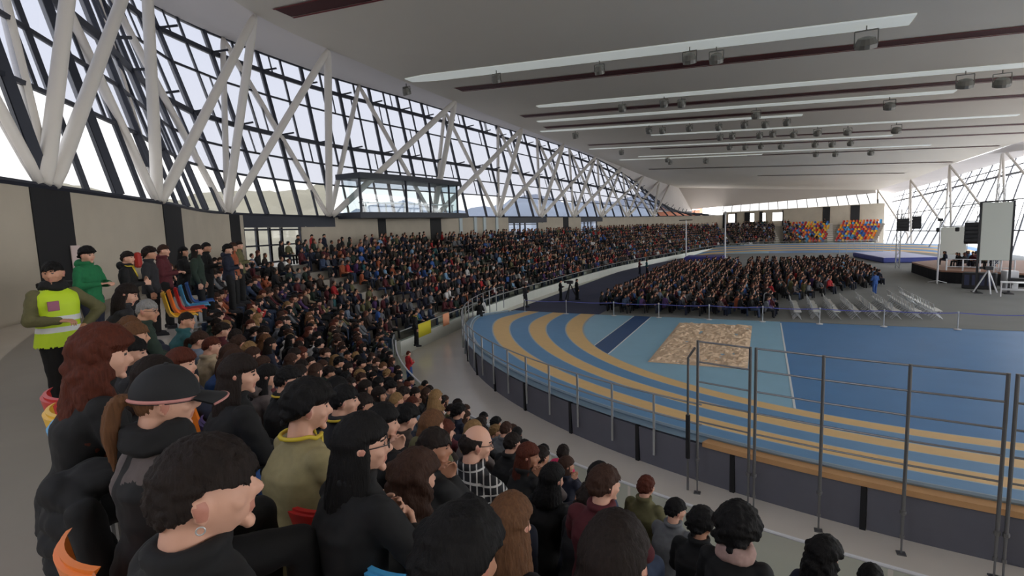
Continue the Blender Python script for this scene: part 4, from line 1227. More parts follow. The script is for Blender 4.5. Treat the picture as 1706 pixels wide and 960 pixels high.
def body_mesh(P, name, voxel=.0115, fine=False):
    mb = MB(); torso(mb, P, -.012)
    limb(mb, [P.neck + V((0, -.012, -.05)), P.neck.lerp(P.hc, .45) + V((0, -.018, 0)), P.hc + V((0, -.012, -.04))], [.064, .056, .058], 14)
    add_head(mb, P.hc, P.M, fine)
    for i, s in enumerate((-1, 1)):
        limb(mb, [P.sh[i], P.sh[i].lerp(P.el[i], .5), P.el[i]], [.054, .048, .040]); limb(mb, [P.el[i], P.el[i].lerp(P.wr[i], .4), P.wr[i]], [.041, .039, .027])
        d, u, c = P.hd[i]; add_hand(mb, P.wr[i], d, u, -s if True else s, c)
        limb(mb, [P.hip[i], P.hip[i].lerp(P.knee[i], .5), P.knee[i]], [.082, .072, .054]); limb(mb, [P.knee[i], P.knee[i].lerp(P.ank[i], .35), P.ank[i]], [.054, .052, .036])
        limb(mb, [P.ank[i] + V((0, -.03, -.06)), P.ank[i] + V((s * .01, .06, -.065)), P.ank[i] + V((s * .02, .14, -.07))], [.034, .034, .026])
    me = remeshed(mb, voxel, 1, name)
    for nm in ('skin', 'eye', 'lip', 'brow'): me.materials.append(None)
    Mi = P.M.transposed()
    for p in me.polygons:
        q = Mi @ (p.center - P.hc)
        if abs(q.x) > .083 and ((q.y + .006) / .015) ** 2 + ((q.z + .004) / .024) ** 2 < 1: p.material_index = 2  # inner ear in lip tone: reddish skin, plus the hollow's shade painted in
        if q.y > .055 and abs(q.z) < .12:
            for e in (-1, 1):
                if (q.x - e * .031) ** 2 / .00013 + (q.z - .012) ** 2 / .00004 < 1: p.material_index = 1
                if abs(q.x - e * .032) < .021 and abs(q.z - .036 + abs(abs(q.x) - .032) * .25) < .005: p.material_index = 3
            if abs(q.x) < .022 and -.073 < q.z < -.049 and q.y > .083: p.material_index = 2
    return me
def jacket_mesh(P, name, k=.016, short=False, hood=False, collar=True, voxel=.0125, low=False):
    mb = MB(); torso(mb, P, k)
    for i, s in enumerate((-1, 1)):
        limb(mb, [P.sh[i] + V((0, 0, -.002)), P.sh[i].lerp(P.el[i], .5), P.el[i]], [.052 + k, .052 + k * .9, .045 + k * .9])
        if not short:
            e = P.el[i].lerp(P.wr[i], .93); limb(mb, [P.el[i], P.el[i].lerp(e, .5) + V((0, 0, -.004)), e], [.047 + k * .9, .043 + k * .8, .034 + k * .5])
    if hood:
        c = P.neck + P.tw @ V((0, -.085, .015)); mb.ell(c, (.125, .065, .075), 14, 10)
        limb(mb, [P.neck + P.tw @ V((-.085, -.03, .03)), P.neck + P.tw @ V((0, -.09, .05)), P.neck + P.tw @ V((.085, -.03, .03))], [.03, .042, .03])
    if collar:
        pts = [P.neck + P.tw @ V((.072 * math.cos(t), .075 * math.sin(t) - .0, .028)) for t in [2 * PI * q / 16 for q in range(17)]]
        mb.tube(pts[:-1], .024 if not hood else .028, 8, closed=True)
    # soft folds
    me = remeshed(mb, voxel, 2, name)
    displace(me, lambda c: noise.noise(V((c.x * 9, c.y * 9, c.z * 15))) * .008 + noise.noise(V((c.x * 22, c.y * 22, c.z * 26 + 5))) * .004)
    me.materials.append(None)
    return me
def trousers_mesh(P, name, k=.012, voxel=.014):
    mb = MB()
    for i, s in enumerate((-1, 1)):
        limb(mb, [P.hip[i], P.hip[i].lerp(P.knee[i], .5), P.knee[i]], [.095 + k, .080 + k, .061 + k]); e = P.knee[i].lerp(P.ank[i], .94)
        limb(mb, [P.knee[i], P.knee[i].lerp(e, .5), e], [.061 + k, .056 + k, .048 + k])
    mb.ell(P.pel + V((0, -.02, -.03)), (.165 + k, .125 + k, .105), 14, 10)
    me = remeshed(mb, voxel, 2, name)
    displace(me, lambda c: noise.noise(c * 14) * .006)
    me.materials.append(None); return me
def shoes_mesh(P, name):
    mb = MB()
    for i, s in enumerate((-1, 1)):
        a = P.ank[i]
        limb(mb, [a + V((0, -.04, -.045)), a + V((s * .012, .06, -.05)), a + V((s * .022, .15, -.06))], [.046, .045, .036])
        mb.bbox(a + V((s * .012, .055, -.085)), (.085, .27, .025), .01)
    me = remeshed(mb, .012, 1, name); me.materials.append(None); return me

def hair_mesh(P, style, name, seed=0):
    mb = MB(); M, hc = P.M, P.hc; T_ = lambda p: M @ V(p) + hc
    rr = random.Random(seed)
    nu, nv = 44, 30
    def thick(d):
        x, y, z = d
        line = .42 if y > .1 else (.42 - (.1 - y) * 1.05)   # hairline: high at the brow, low at the nape
        line = max(-.62, line)
        if abs(x) > .55 and y > -.25: line = max(line, .02 if y < .25 else .3)
        if style in ('swept', 'crop', 'short') and abs(x) > .4 and -.5 < y < .3: line = max(line, .24 - 1.3 * max(0, -y - .08))
        if style == 'swept' and y < -.3: line = max(line, -.42)
        m = min(1, max(0, (z - line) / .12 + .5))
        return m
    th = {'swept': .010, 'short': .010, 'crop': .006, 'curly': .03, 'long': .018, 'longcurly': .034, 'afro': .055, 'bob': .022, 'bun': .014, 'pony': .014, 'messy': .028, 'bald': .008, 'capunder': .004, 'captail': .004, 'wavy': .02}[style]
    vs = []
    for i in range(nv + 1):
        ph = PI * i / nv
        for k in range(nu):
            t = 2 * PI * k / nu
            d = V((math.sin(ph) * math.cos(t), math.sin(ph) * math.sin(t), math.cos(ph)))
            m = thick(d)
            if style == 'bald' and d.z > .45 : m *= max(0, 1 - (d.z - .45) / .2)
            r = head_r(d)
            nz = 0
            if style in ('curly', 'longcurly', 'afro', 'messy', 'wavy'):
                nz = noise.noise(d * 7 + V((seed, 0, 0))) * .35 + noise.noise(d * 15 + V((0, seed, 0))) * .3
            elif style not in ('capunder', 'captail'):
                nz = noise.noise(V((d.x * 16 + seed, d.y * 5, d.z * 5))) * .22
            extra = 1.35 if d.z > .2 and style not in ('bald', 'captail') else 1.0
            R = r * .9 * (1 - m) + m * (r + th * (extra + nz))
            vs.append(T_(d * R))
    fs = []
    for i in range(nv):
        for k in range(nu): fs.append((i * nu + k, (i + 1) * nu + k, (i + 1) * nu + (k + 1) % nu, i * nu + (k + 1) % nu))
    mb.add(vs, fs)
    if style in ('long', 'longcurly', 'bob', 'wavy'):
        # locks falling from the crown down the back and the sides
        down = V((0, 0, -1)); ln = {'long': .40, 'longcurly': .34, 'bob': .13, 'wavy': .30}[style]
        nl = 26
        for q in range(nl):
            a = PI * (-.14 + 1.28 * q / (nl - 1))          # from right temple round the back to left temple
            dx, dy = math.cos(a), -math.sin(a)
            if dy > .2: continue
            rad = .080 if style != 'longcurly' else .09
            p0 = T_((dx * .072, dy * .088 - .004, .03))
            p1 = T_((dx * rad * 1.10, dy * .105 - .006, -.06))
            sp = 1.18 if style != 'longcurly' else 1.45
            p2 = p1 + down * ln * .4 + M @ V((dx * .018 * sp, dy * .02 - .012, 0)); p3 = p1 + down * ln * (.85 + .3 * rr.random()) + M @ V((dx * .035 * sp, dy * .035 - .03, 0))
            if dy < .0 and not P.stand or True:
                pts = [p0, p1, p2, p3]
            if style in ('longcurly', 'wavy'):
                amp = .016 if style == 'longcurly' else .008
                base = catmull(pts, 5); pts = []
                for w_, b_ in enumerate(base):
                    pts.append(b_ + V((math.sin(w_ * 1.5 + q) * amp, math.cos(w_ * 1.7 + q * 2) * amp, 0)) * min(1, w_ / 4))
                R = [.016 + .012 * (rr.random() if style == 'longcurly' else .4) for _ in pts]; R[-1] = .006
                mb.tube(pts, R, 7)
            else:
                limb(mb, pts, [.017, .020, .019, .007 if style != 'bob' else .014], 7)
        if style == 'longcurly':
            for q in range(60):
                a = PI * (-.1 + 1.2 * rr.random()); zz = .08 - .42 * rr.random()
                p = T_((math.cos(a) * .105, -math.sin(a) * .115 - .01, zz)); mb.ell(p, (.022 + .014 * rr.random(),) * 3, 7, 5)
    if style == 'bun': mb.ell(T_((0, -.115, .05)), (.045, .04, .042), 12, 8)
    if style in ('pony', 'captail'):
        limb(mb, [T_((0, -.095, .02)), T_((0, -.15, .0)), T_((0, -.165, -.10)), T_((.02, -.15, -.24))], [.020, .030, .030, .008], 10)
    if style in ('afro', 'messy', 'curly'):
        n_ = {'afro': 130, 'messy': 90, 'curly': 90}[style]
        for q in range(n_):
            d = V((rr.gauss(0, 1), rr.gauss(0, 1), rr.gauss(.35, 1))).normalized()
            if thick(d) < .6: continue
            R = head_r(d) + th * (1.0 + .25 * rr.random()); s_ = (.026 if style == 'afro' else .020) * (.7 + .6 * rr.random())
            mb.ell(T_(d * R), (s_, s_, s_ * .8), 7, 5)
    if style in ('short', 'crop', 'pony', 'bun', 'bald', 'swept'):
        n_ = {'short': 230, 'crop': 150, 'swept': 520}.get(style, 120); k_ = 0
        while k_ < n_:
            d = V((rr.gauss(0, 1), rr.gauss(0, 1), rr.gauss(.3, 1))).normalized()
            if thick(d) < .75 or (style == 'bald' and d.z > .4): k_ += .3; continue
            k_ += 1
            n0 = d.copy(); fl = V((rr.uniform(-.35, .35) + (.35 if style == 'swept' else .15), .9 if d.z > .35 else .25, -.25 if d.z > .35 else -.9)); fl = (fl - n0 * fl.dot(n0)).normalized()
            ln = {'crop': .016, 'swept': .05 if d.z > .45 else .02}.get(style, .034) * rr.uniform(.7, 1.2)
            R = head_r(d) + th * 1.05
            p0 = d * R; p1 = p0 + fl * ln * .5 + n0 * .006; p2 = p0 + fl * ln - n0 * .002
            mb.tube([T_(p0 - n0 * .008), T_(p1), T_(p2)], [.0075, .0065, .002], 5)
    me = remeshed(mb, .0065 if style == 'swept' else .0095 if style in ('short', 'crop') else .0105 if style not in ('longcurly', 'afro', 'messy', 'curly', 'wavy') else .009, 1 if style in ('afro', 'messy', 'curly', 'longcurly') else 0 if style in ('swept', 'short', 'crop') else 2, name)
    Mt = M.transposed()
    def strand(c):                                          # fine strand relief
        q = Mt @ (c - hc); return noise.noise(V((math.atan2(q.x, -q.y) * 26, q.z * 4, seed))) * (.006 if style in ('long', 'bob', 'pony', 'captail') else .003)
    displace(me, strand)
    me.materials.append(None); return me
def cap_mesh(P, name):
    M, hc = P.M, P.hc; T_ = lambda p: M @ V(p) + hc
    mb = MB(); nu, nv = 28, 9; vs = []; fs = []
    for i in range(nv + 1):
        ph = PI * .5 * i / nv * 1.06
        for k in range(nu):
            t = 2 * PI * k / nu
            d = V((math.sin(ph) * math.cos(t), math.sin(ph) * math.sin(t), math.cos(ph)))
            vs.append(T_(V((d.x * .098, d.y * .119, d.z * .124 + .018))))
    for i in range(nv):
        for k in range(nu): fs.append((i * nu + k, (i + 1) * nu + k, (i + 1) * nu + (k + 1) % nu, i * nu + (k + 1) % nu))
    mb.add(vs, fs)
    # peak
    A = []; B = []
    for i in range(13):
        t = -1.0 + 2.0 * i / 12; a = PI / 2 + t * 1.0
        A.append((math.cos(a) * .097, math.sin(a) * .117, .018)); B.append((math.cos(a) * .104, .11 + (.105 * math.cos(t * 1.15) + .0), .004 - .018 * abs(t) ** 2))
    up = .007
    n = len(A)
    mb.add([T_(p) for p in A + B] + [T_((p[0], p[1], p[2] + up)) for p in A + B], [(i, i + 1, n + i + 1, n + i) for i in range(n - 1)] + [(2 * n + i + 1, 2 * n + i, 3 * n + i, 3 * n + i + 1) for i in range(n - 1)] + [(n + i, n + i + 1, 3 * n + i + 1, 3 * n + i) for i in range(n - 1)])
    mb.ell(T_((0, 0, .143)), (.009, .009, .006), 8, 6)
    me = mb.mesh(name, True); me.materials.append(None)
    m2 = MB(); pts = [T_((math.cos(t) * .0995, math.sin(t) * .1205, .017)) for t in [2 * PI * q / 24 for q in range(24)]]; m2.tube(pts, .007, 6, closed=True)
    E = [T_((b[0] * 1.01, b[1] + .002, b[2] + .003)) for b in B]; m2.tube(E, .005, 6)
    me2 = m2.mesh(name + '_trim', True); me2.materials.append(None)
    return me, me2
def glasses_mesh(P, name):
    T_ = lambda p: P.M @ V(p) + P.hc
    mb = MB()
    for s in (-1, 1):
        pts = [T_((s * .032 + .022 * math.cos(t), .104 - .1 * abs(math.cos(t)) * .02, .010 + .017 * math.sin(t))) for t in [2 * PI * q / 14 for q in range(14)]]
        mb.tube(pts, .0024, 6, closed=True)
        mb.tube([T_((s * .054, .101, .014)), T_((s * .080, .05, .016)), T_((s * .086, -.005, .012))], .0022, 6)
    mb.tube([T_((-.010, .105, .014)), T_((.010, .105, .014))], .0022, 6)
    me = mb.mesh(name, True); me.materials.append(None); return me
def lanyard_mesh(P, name):
    mb = MB(); pts = []
    for q in range(15):
        t = -PI * .5 + 0 + 2 * PI * .86 * (q / 14 - .5) - 0
        a = t
        pts.append(P.neck + P.tw @ V((.083 * math.sin(a + PI / 2 * 0) if False else .09 * math.cos(t), .098 * math.sin(t), .022 - .02 * (1 if math.sin(t) > 0 else 0))))
    mb.tube(pts, .011, 6)
    e = P.chest + P.tw @ V((0, .15, -.02))
    mb.tube([pts[0], e], .009, 6); mb.tube([pts[-1], e], .009, 6)
    me = mb.mesh(name, True); me.materials.append(None); return me
def scarf_mesh(P, name, r=.036):
    mb = MB()
    for j in range(2):
        pts = [P.neck + P.tw @ V(((.082 + .012 * j) * math.cos(t), (.085 + .012 * j) * math.sin(t), .035 - .035 * j + .01 * math.sin(3 * t))) for t in [2 * PI * q / 20 for q in range(20)]]
        mb.tube(pts, r, 8, closed=True)
    me = remeshed(mb, .013, 2, name)
    displace(me, lambda c: noise.noise(c * 30) * .006)
    me.materials.append(None); return me

# colours of skin, hair, clothing
SKIN = [mat('skin_light', rgb(214, 164, 140), .55), mat('skin_warm', rgb(196, 144, 116), .55), mat('skin_tan', rgb(168, 118, 92), .55)]
M_eye = mat('eye_dark', rgb(60, 50, 46), .3); M_lip = mat('lips', rgb(190, 128, 110), .5)
HAIRC = {'black': mat('hair_black', rgb(15, 13, 13), .72, noise_scale=90, noise_amt=.6, bump=.5, stretch=(1, 1, .1), spec=.25), 'dark brown': mat('hair_dark_brown', rgb(31, 22, 18), .72, spec=.25, noise_scale=90, noise_amt=.6, bump=.5, stretch=(1, 1, .1)), 'brown': mat('hair_brown', rgb(58, 37, 27), .72, spec=.25, noise_scale=90, noise_amt=.6, bump=.5, stretch=(1, 1, .1)),
         'auburn': mat('hair_auburn', rgb(80, 36, 22), .72, spec=.25, noise_scale=90, noise_amt=.6, bump=.5, stretch=(1, 1, .1)), 'light brown': mat('hair_light_brown', rgb(98, 66, 42), .72, spec=.25, noise_scale=90, noise_amt=.6, bump=.5, stretch=(1, 1, .1)), 'blond': mat('hair_blond', rgb(132, 102, 66), .7, spec=.25, noise_scale=90, noise_amt=.6, bump=.5, stretch=(1, 1, .1)), 'grey': mat('hair_grey', rgb(130, 128, 126), .6, noise_scale=90, noise_amt=.6, bump=.5, stretch=(1, 1, .1))}
CLOTH = {}
for nm, c in (('black', (14, 14, 16)), ('charcoal', (36, 36, 40)), ('navy', (24, 29, 48)), ('dark green', (34, 50, 40)), ('maroon', (82, 26, 34)), ('dark brown', (52, 40, 34)), ('grey', (104, 106, 110)), ('beige', (170, 152, 126)),
              ('red', (168, 36, 40)), ('blue', (48, 84, 146)), ('teal', (36, 84, 88)), ('purple', (72, 46, 92)), ('white', (206, 204, 202)), ('olive', (96, 92, 60)), ('light blue', (122, 158, 190)), ('pink', (208, 50, 96)), ('green', (24, 110, 66)), ('rust', (150, 78, 48)), ('dark denim', (52, 66, 92)), ('grey blue', (110, 122, 140)), ('tan', (146, 134, 96)), ('taupe', (88, 78, 76))):
    CLOTH[nm] = mat('cloth_' + nm.replace(' ', '_'), rgb(*c), .85, noise_scale=26, noise_amt=.22)
def plaid_mat():
    m = mat('plaid_cloth', rgb(30, 30, 34), .85); nt = m.node_tree; b = nt.nodes['Principled BSDF']
    tc = nt.nodes.new('ShaderNodeTexCoord'); sx = nt.nodes.new('ShaderNodeSeparateXYZ'); nt.links.new(tc.outputs['Object'], sx.inputs[0])
    def band(out, off, fr=17.0, thr=.80):
        m1 = nt.nodes.new('ShaderNodeMath'); m1.operation = 'MULTIPLY'; m1.inputs[1].default_value = fr; nt.links.new(out, m1.inputs[0])
        m0 = nt.nodes.new('ShaderNodeMath'); m0.operation = 'ADD'; m0.inputs[1].default_value = off; nt.links.new(m1.outputs[0], m0.inputs[0])
        m2 = nt.nodes.new('ShaderNodeMath'); m2.operation = 'FRACT'; nt.links.new(m0.outputs[0], m2.inputs[0])
        m3 = nt.nodes.new('ShaderNodeMath'); m3.operation = 'GREATER_THAN'; m3.inputs[1].default_value = thr; nt.links.new(m2.outputs[0], m3.inputs[0]); return m3
    xy = nt.nodes.new('ShaderNodeMath'); xy.operation = 'ADD'; nt.links.new(sx.outputs['X'], xy.inputs[0]); nt.links.new(sx.outputs['Y'], xy.inputs[1])
    a = band(xy.outputs[0], .1); c = band(sx.outputs['Z'], .3)
    mx = nt.nodes.new('ShaderNodeMath'); mx.operation = 'MAXIMUM'; nt.links.new(a.outputs[0], mx.inputs[0]); nt.links.new(c.outputs[0], mx.inputs[1])
    mc = nt.nodes.new('ShaderNodeMix'); mc.data_type = 'RGBA'; mc.inputs[6].default_value = rgb(26, 26, 30); mc.inputs[7].default_value = rgb(190, 188, 186)
    nt.links.new(mx.outputs[0], mc.inputs[0]); nt.links.new(mc.outputs[2], b.inputs['Base Color']); return m
CLOTH['plaid'] = plaid_mat()

MESHC = {}
def cached(key, fn):
    if key not in MESHC: MESHC[key] = fn()
    return MESHC[key]
def link_part(name, me, mats, parent):
    o = bpy.data.objects.new(name, me); C.objects.link(o)
    if parent is not None: o.parent = parent
    while len(me.materials) < len(mats): me.materials.append(None)
    for i, m in enumerate(mats):
        o.material_slots[i].link = 'OBJECT'; o.material_slots[i].material = m
    return o
POSES = {}
def pose(key, fn):
    if key not in POSES: POSES[key] = fn()
    return POSES[key]
def person(pk, P, loc, rz, hair='short', hc='dark brown', cloth='black', legs='navy', skin=0, hood=False, short=False, extras=(), fine=False, scale=1.0, hseed=0, thick=.016):
    body = cached(('b', pk, fine), lambda: body_mesh(P, 'body_' + pk, .0075 if fine else .0115, fine))
    root = link_part('person', body, [SKIN[skin], M_eye, M_lip, HAIRC[hc]], None)
    root.location = loc; root.rotation_euler = (0, 0, rz); root.scale = (scale,) * 3
    jn = 'hooded_jacket' if hood else ('t_shirt' if short else 'jacket')
    jm = cached(('j', pk, hood, short, thick), lambda: jacket_mesh(P, jn, thick, short, hood, not short))
    link_part(jn, jm, [CLOTH[cloth]], root)
    link_part('trousers', cached(('t', pk), lambda: trousers_mesh(P, 'trousers')), [CLOTH[legs]], root)
    link_part('shoes', cached(('s', pk), lambda: shoes_mesh(P, 'shoes')), [CLOTH['charcoal']], root)
    hm = None
    if hair: hm = link_part('hair', cached(('h', pk, hair, hseed), lambda: hair_mesh(P, hair, 'hair_' + hair, hseed)), [HAIRC[hc]], root)
    for x in extras:
        if x == 'glasses': link_part('glasses', cached(('g', pk), lambda: glasses_mesh(P, 'glasses')), [M_spk], root)
        if x.startswith('lanyard'): link_part('lanyard', cached(('l', pk), lambda: lanyard_mesh(P, 'lanyard')), [mat('yellow_lanyard', rgb(206, 180, 50), .6)], root)
        if x == 'yoke':
            for o_ in root.children:
                if o_.name.startswith(jn):
                    yk = o_.data.copy(); yk.materials.append(None); o_.data = yk
                    for p in yk.polygons: p.material_index = 1 if p.center.z > .90 + .05 * math.sin(p.center.x * 14) and abs(p.center.x) > .035 else 0
                    o_.material_slots[0].link = 'OBJECT'; o_.material_slots[0].material = CLOTH['black']; o_.material_slots[1].link = 'OBJECT'; o_.material_slots[1].material = CLOTH[cloth]
        if x == 'earring':
            mb = MB(); c = P.M @ V((.096, -.012, -.043)) + P.hc; mb.tube([c + P.M @ V((0, .009 * math.cos(t), .009 * math.sin(t))) for t in [2 * PI * q / 12 for q in range(12)]], .0018, 6, closed=True)
            me_ = mb.mesh('earring', True); me_.materials.append(None); link_part('earring', me_, [M_alu], root)
        if x == 'scarf': link_part('scarf', cached(('sc', pk), lambda: scarf_mesh(P, 'scarf')), [mat('pale_scarf', rgb(170, 140, 132), .9, noise_scale=30, noise_amt=.3)], root)
        if x == 'darkscarf': link_part('scarf', cached(('sc', pk), lambda: scarf_mesh(P, 'scarf')), [CLOTH['black']], root)
        if x == 'cap':
            a, b = cached(('c', pk), lambda: cap_mesh(P, 'cap')); cp = link_part('cap', a, [mat('cap_cloth', rgb(24, 25, 28), .8)], root); link_part('cap_trim', b, [mat('cap_trim', rgb(190, 130, 124), .7)], cp)
    return root
# ------------------------------------------------------------------ plastic seats and folding chairs
SEATC = {nm: mat('seat_' + nm.replace(' ', '_'), rgb(*c), .4) for nm, c in (('red', (186, 36, 34)), ('blue', (38, 92, 168)), ('yellow', (228, 178, 44)), ('orange', (232, 122, 36)), ('purple', (84, 58, 132)), ('light blue', (72, 158, 206)))}
def seat_shell():
    prof = [(.22, .415), (.20, .435), (.08, .43), (-.10, .425), (-.17, .45), (-.205, .53), (-.235, .68), (-.255, .80), (-.262, .84), (-.245, .845)]
    mb = MB(); n = 11; A = []
    for (y, z) in prof:
        row = []
        for i in range(n):
            u = -1 + 2 * i / (n - 1); w_ = .225 if z < .5 else .225 - .06 * ((z - .5) / .345) ** 2
            dz = .028 * abs(u) ** 3 if z < .5 else 0; dy = .045 * abs(u) ** 2.2 if z >= .45 else 0
            row.append(V((u * w_, y + dy, z + dz)))
        A.append(row)
    for a, b in zip(A, A[1:]): mb.strip(a, b)
    off = V((0, -.012, -.016))
    Bk = [[p + off for p in r] for r in A]
    for a, b in zip(Bk, Bk[1:]): mb.strip(b, a)
    for i in (0, -1): mb.strip(Bk[i], A[i]) if i == 0 else mb.strip(A[i], Bk[i])
    for i in (0, n - 1): mb.strip([r[i] for r in A], [r[i] for r in Bk])
    return mb.mesh('seat_shell', True)
SEAT_ME = seat_shell(); SEAT_ME.materials.append(None)
mb = MB(); mb.bar((0, -.05, 0), (0, -.05, .41), .06); mb.bar((-.2, -.02, .40), (.2, -.02, .40), .04); mb.box((0, -.05, .01), (.18, .18, .02)); SEATLEG = mb.mesh('seat_support'); SEATLEG.materials.append(None)
_a = MB(); _a.add([v.co.copy() for v in SEAT_ME.vertices], [tuple(p.vertices) for p in SEAT_ME.polygons]); _a.bar((0, -.05, 0), (0, -.05, .42), .06); _a.box((0, -.05, .01), (.18, .18, .02))
SEAT_FULL = _a.mesh('stadium_seat', True); SEAT_FULL.materials.append(None)
def seat(loc, rz, col, label, group, parts=True):
    if parts:
        r = empty('stadium_seat', loc, rz)
        link_part('seat_shell', SEAT_ME, [SEATC[col]], r); link_part('support', SEATLEG, [M_metal], r)
    else:
        r = link_part('stadium_seat', SEAT_FULL, [SEATC[col]], None); r.location = loc; r.rotation_euler = (0, 0, rz)
    return tag(r, label, 'seat', group)

# ------------------------------------------------------------------ seat raster of the stand
def inward(P, d):
    t = P.tan(d); n_ = V((-t.y, t.x, 0)); p = P.at(d)
    tgt = V((CX, max(CY, min(96, p.y)), 0))
    return n_ if (tgt - p).dot(n_) > 0 else -n_
CMN = Matrix(((0.9036, 0.42697, -0.03468), (-0.01687, 0.11635, 0.99306), (-0.42805, 0.89675, -0.11234)))
def project(p):
    v = CMN @ (V(p) - V((0, 0, EYE)))
    if v.z < .15: return None
    return (853 + 880 * v.x / v.z, 480 - 880 * v.y / v.z, v.z)
def ang_of(p): return math.degrees(math.atan2(p.y - CY, p.x - CX))
def head_place(xy, P, rz, sc):                           # ground point that puts the head of the figure over xy
    h = Rz(rz) @ V((P.hc.x, P.hc.y, 0)) * sc
    return V((xy[0] - h.x, xy[1] - h.y, 0))
STAGE = V((17, 60, 0))
def face_rz(p): 
    n_ = V((CX, CY, 0)) - V((p.x, p.y, 0)); s_ = STAGE - V((p.x, p.y, 0))
    d = n_.normalized() * .6 + s_.normalized() * .6
    return math.atan2(d.y, d.x) - PI / 2

PEOPLE = []                                              # (root, row, x on picture)
FILLED = []                                              # head points already taken
ORD = ['front', 'second', 'third', 'fourth', 'fifth', 'sixth', 'seventh', 'eighth', 'ninth', 'back']
GP = 'spectators seated in the near stand'
def hero(key, P, xy, k, label, hair, hc, cloth, legs='navy', skin=0, zoff=0.0, sc=1.0, drz=0.0, floor=None, **kw):
    z = (row_z(k) if floor is None else floor) + zoff
    rz = face_rz(V((xy[0], xy[1], 0))) + drz
    b = head_place(xy, P, rz, sc)
    r = person(key, P, (b.x, b.y, z), rz, hair, hc, cloth, legs, skin, scale=sc, **kw)
    tag(r, label, 'person', None if label.startswith('standing') else GP)
    FILLED.append(V((xy[0], xy[1], k))); PEOPLE.append((r, k))
    return r
S_ = seated
hero('man', S_(lean=.12, yaw=-.35, pitch=-.04, arms='lap'), (-1.10, .70), 9, 'seated young man nearest the camera with short dark brown hair, earring and black jacket', 'swept', 'dark brown', 'black', 'navy', 0, sc=.95, zoff=-.06, fine=True, hood=False, short=False, thick=.03, hseed=2, extras=('earring',))
hero('cap', S_(lean=.05, yaw=-.2, pitch=.12, arms='cross'), (-1.86, 1.08), 9, 'seated person in black cap with pink trim, taupe jacket and brown ponytail', 'captail', 'light brown', 'taupe', 'black', 0, sc=.9, fine=True, extras=('cap', 'darkscarf', 'yoke'))
hero('redhair', S_(lean=.18, yaw=-.1, fem=True), (-2.58, 1.26), 9, 'seated woman with long curly auburn hair and black coat at the row end', 'longcurly', 'auburn', 'black', 'black', 0, sc=.92, zoff=.04)
hero('bob', S_(lean=.15, yaw=.1, fem=True, pitch=.2), (-3.45, 1.95), 8, 'seated person with dark brown hair behind the black cap', 'bob', 'dark brown', 'black', 'navy', 1)
hero('prof', S_(lean=.3, yaw=-.45, pitch=.2, arms='phone'), (-4.5, 2.4), 8, 'seated dark haired person leaning forward beside the curly auburn hair', 'short', 'black', 'charcoal', 'navy', 0)
hero('hat', S_(lean=.2, yaw=-.6, pitch=.15, arms='lap'), (-5.9, 3.35), 8, 'seated older man with grey hair and glasses right of the steward', 'crop', 'grey', 'dark green', 'charcoal', 1, zoff=.12, extras=('glasses',))
hero('h198', S_(lean=.25, yaw=-.3, pitch=.35, fem=True), (-6.7, 3.6), 8, 'seated woman with long dark brown hair directly beside the steward in the vest', 'long', 'dark brown', 'charcoal', 'navy', 0, zoff=.25)
hero('dark298', S_(lean=.25, yaw=-.7, pitch=.05, arms='knees'), (-7.3, 4.65), 7, 'seated man in dark teal sweater with cropped hair leaning on his knees', 'crop', 'dark brown', 'teal', 'navy', 1, zoff=.15)
hero('l400', S_(lean=.15, yaw=-.45, pitch=.1, fem=True), (-2.95, 2.17), 8, 'seated woman in black with long dark brown hair, profile right, behind the yellow collar', 'long', 'dark brown', 'black', 'black', 0)
hero('m476', S_(lean=.15, yaw=-.5, pitch=.15), (-3.8, 3.27), 7, 'seated man in black with short dark hair and yellow lanyard', 'short', 'black', 'black', 'black', 0, extras=('lanyard',))
hero('yellow', S_(lean=.2, yaw=-.35, pitch=.12, arms='knees'), (-2.05, 1.87), 8, 'seated man in tan t-shirt with curly dark hair and yellow lanyard', 'curly', 'black', 'tan', 'navy', 0, short=True, extras=('lanyard',), fine=True)
hero('o575', S_(lean=.2, yaw=-.6, pitch=.05), (-2.9, 3.0), 7, 'seated dark haired man with yellow lanyard right of the tan t-shirt', 'short', 'black', 'charcoal', 'navy', 0, extras=('lanyard',))
hero('blackw', S_(lean=.1, yaw=-.5, pitch=.05, fem=True, arms='cross'), (-1.45, 1.58), 8, 'seated woman with long black hair, glasses and black top', 'long', 'black', 'black', 'black', 0, extras=('glasses',), fine=True)
hero('curlyw', S_(lean=.2, yaw=-.1, pitch=.1, fem=True), (-1.55, 2.05), 7, 'seated woman with long curly brown hair in grey blue sweater', 'longcurly', 'brown', 'grey blue', 'navy', 0, zoff=.05, hseed=4)
hero('plaid', S_(lean=.3, yaw=-.55, pitch=.2, arms='knees'), (-1.8, 3.1), 6, 'seated balding man with glasses in black and white checked shirt', 'bald', 'dark brown', 'plaid', 'navy', 0, zoff=.12, sc=1.08, extras=('glasses',), fine=True)
hero('longhair', S_(lean=.25, yaw=.1, pitch=.15, fem=True), (-.98, 1.95), 7, 'seated woman with long straight light brown hair in dark coat', 'long', 'light brown', 'black', 'navy', 0, hseed=3)
hero('pink', S_(lean=.3, yaw=.3, pitch=.2), (-2.67, 7.18), 2, 'seated person in bright pink hooded top near the front rail', 'short', 'dark brown', 'pink', 'navy', 0, hood=True)
hero('u998', S_(lean=.2, yaw=-.6, pitch=.1, fem=True), (-1.48, 5.01), 4, 'seated woman with long black hair in dark denim jacket', 'wavy', 'black', 'dark denim', 'navy', 0)
hero('v975', S_(lean=.25, yaw=0, pitch=.2), (-1.17, 3.75), 5, 'seated person with round dark brown hair behind the denim jacket', 'messy', 'dark brown', 'charcoal', 'navy', 1)
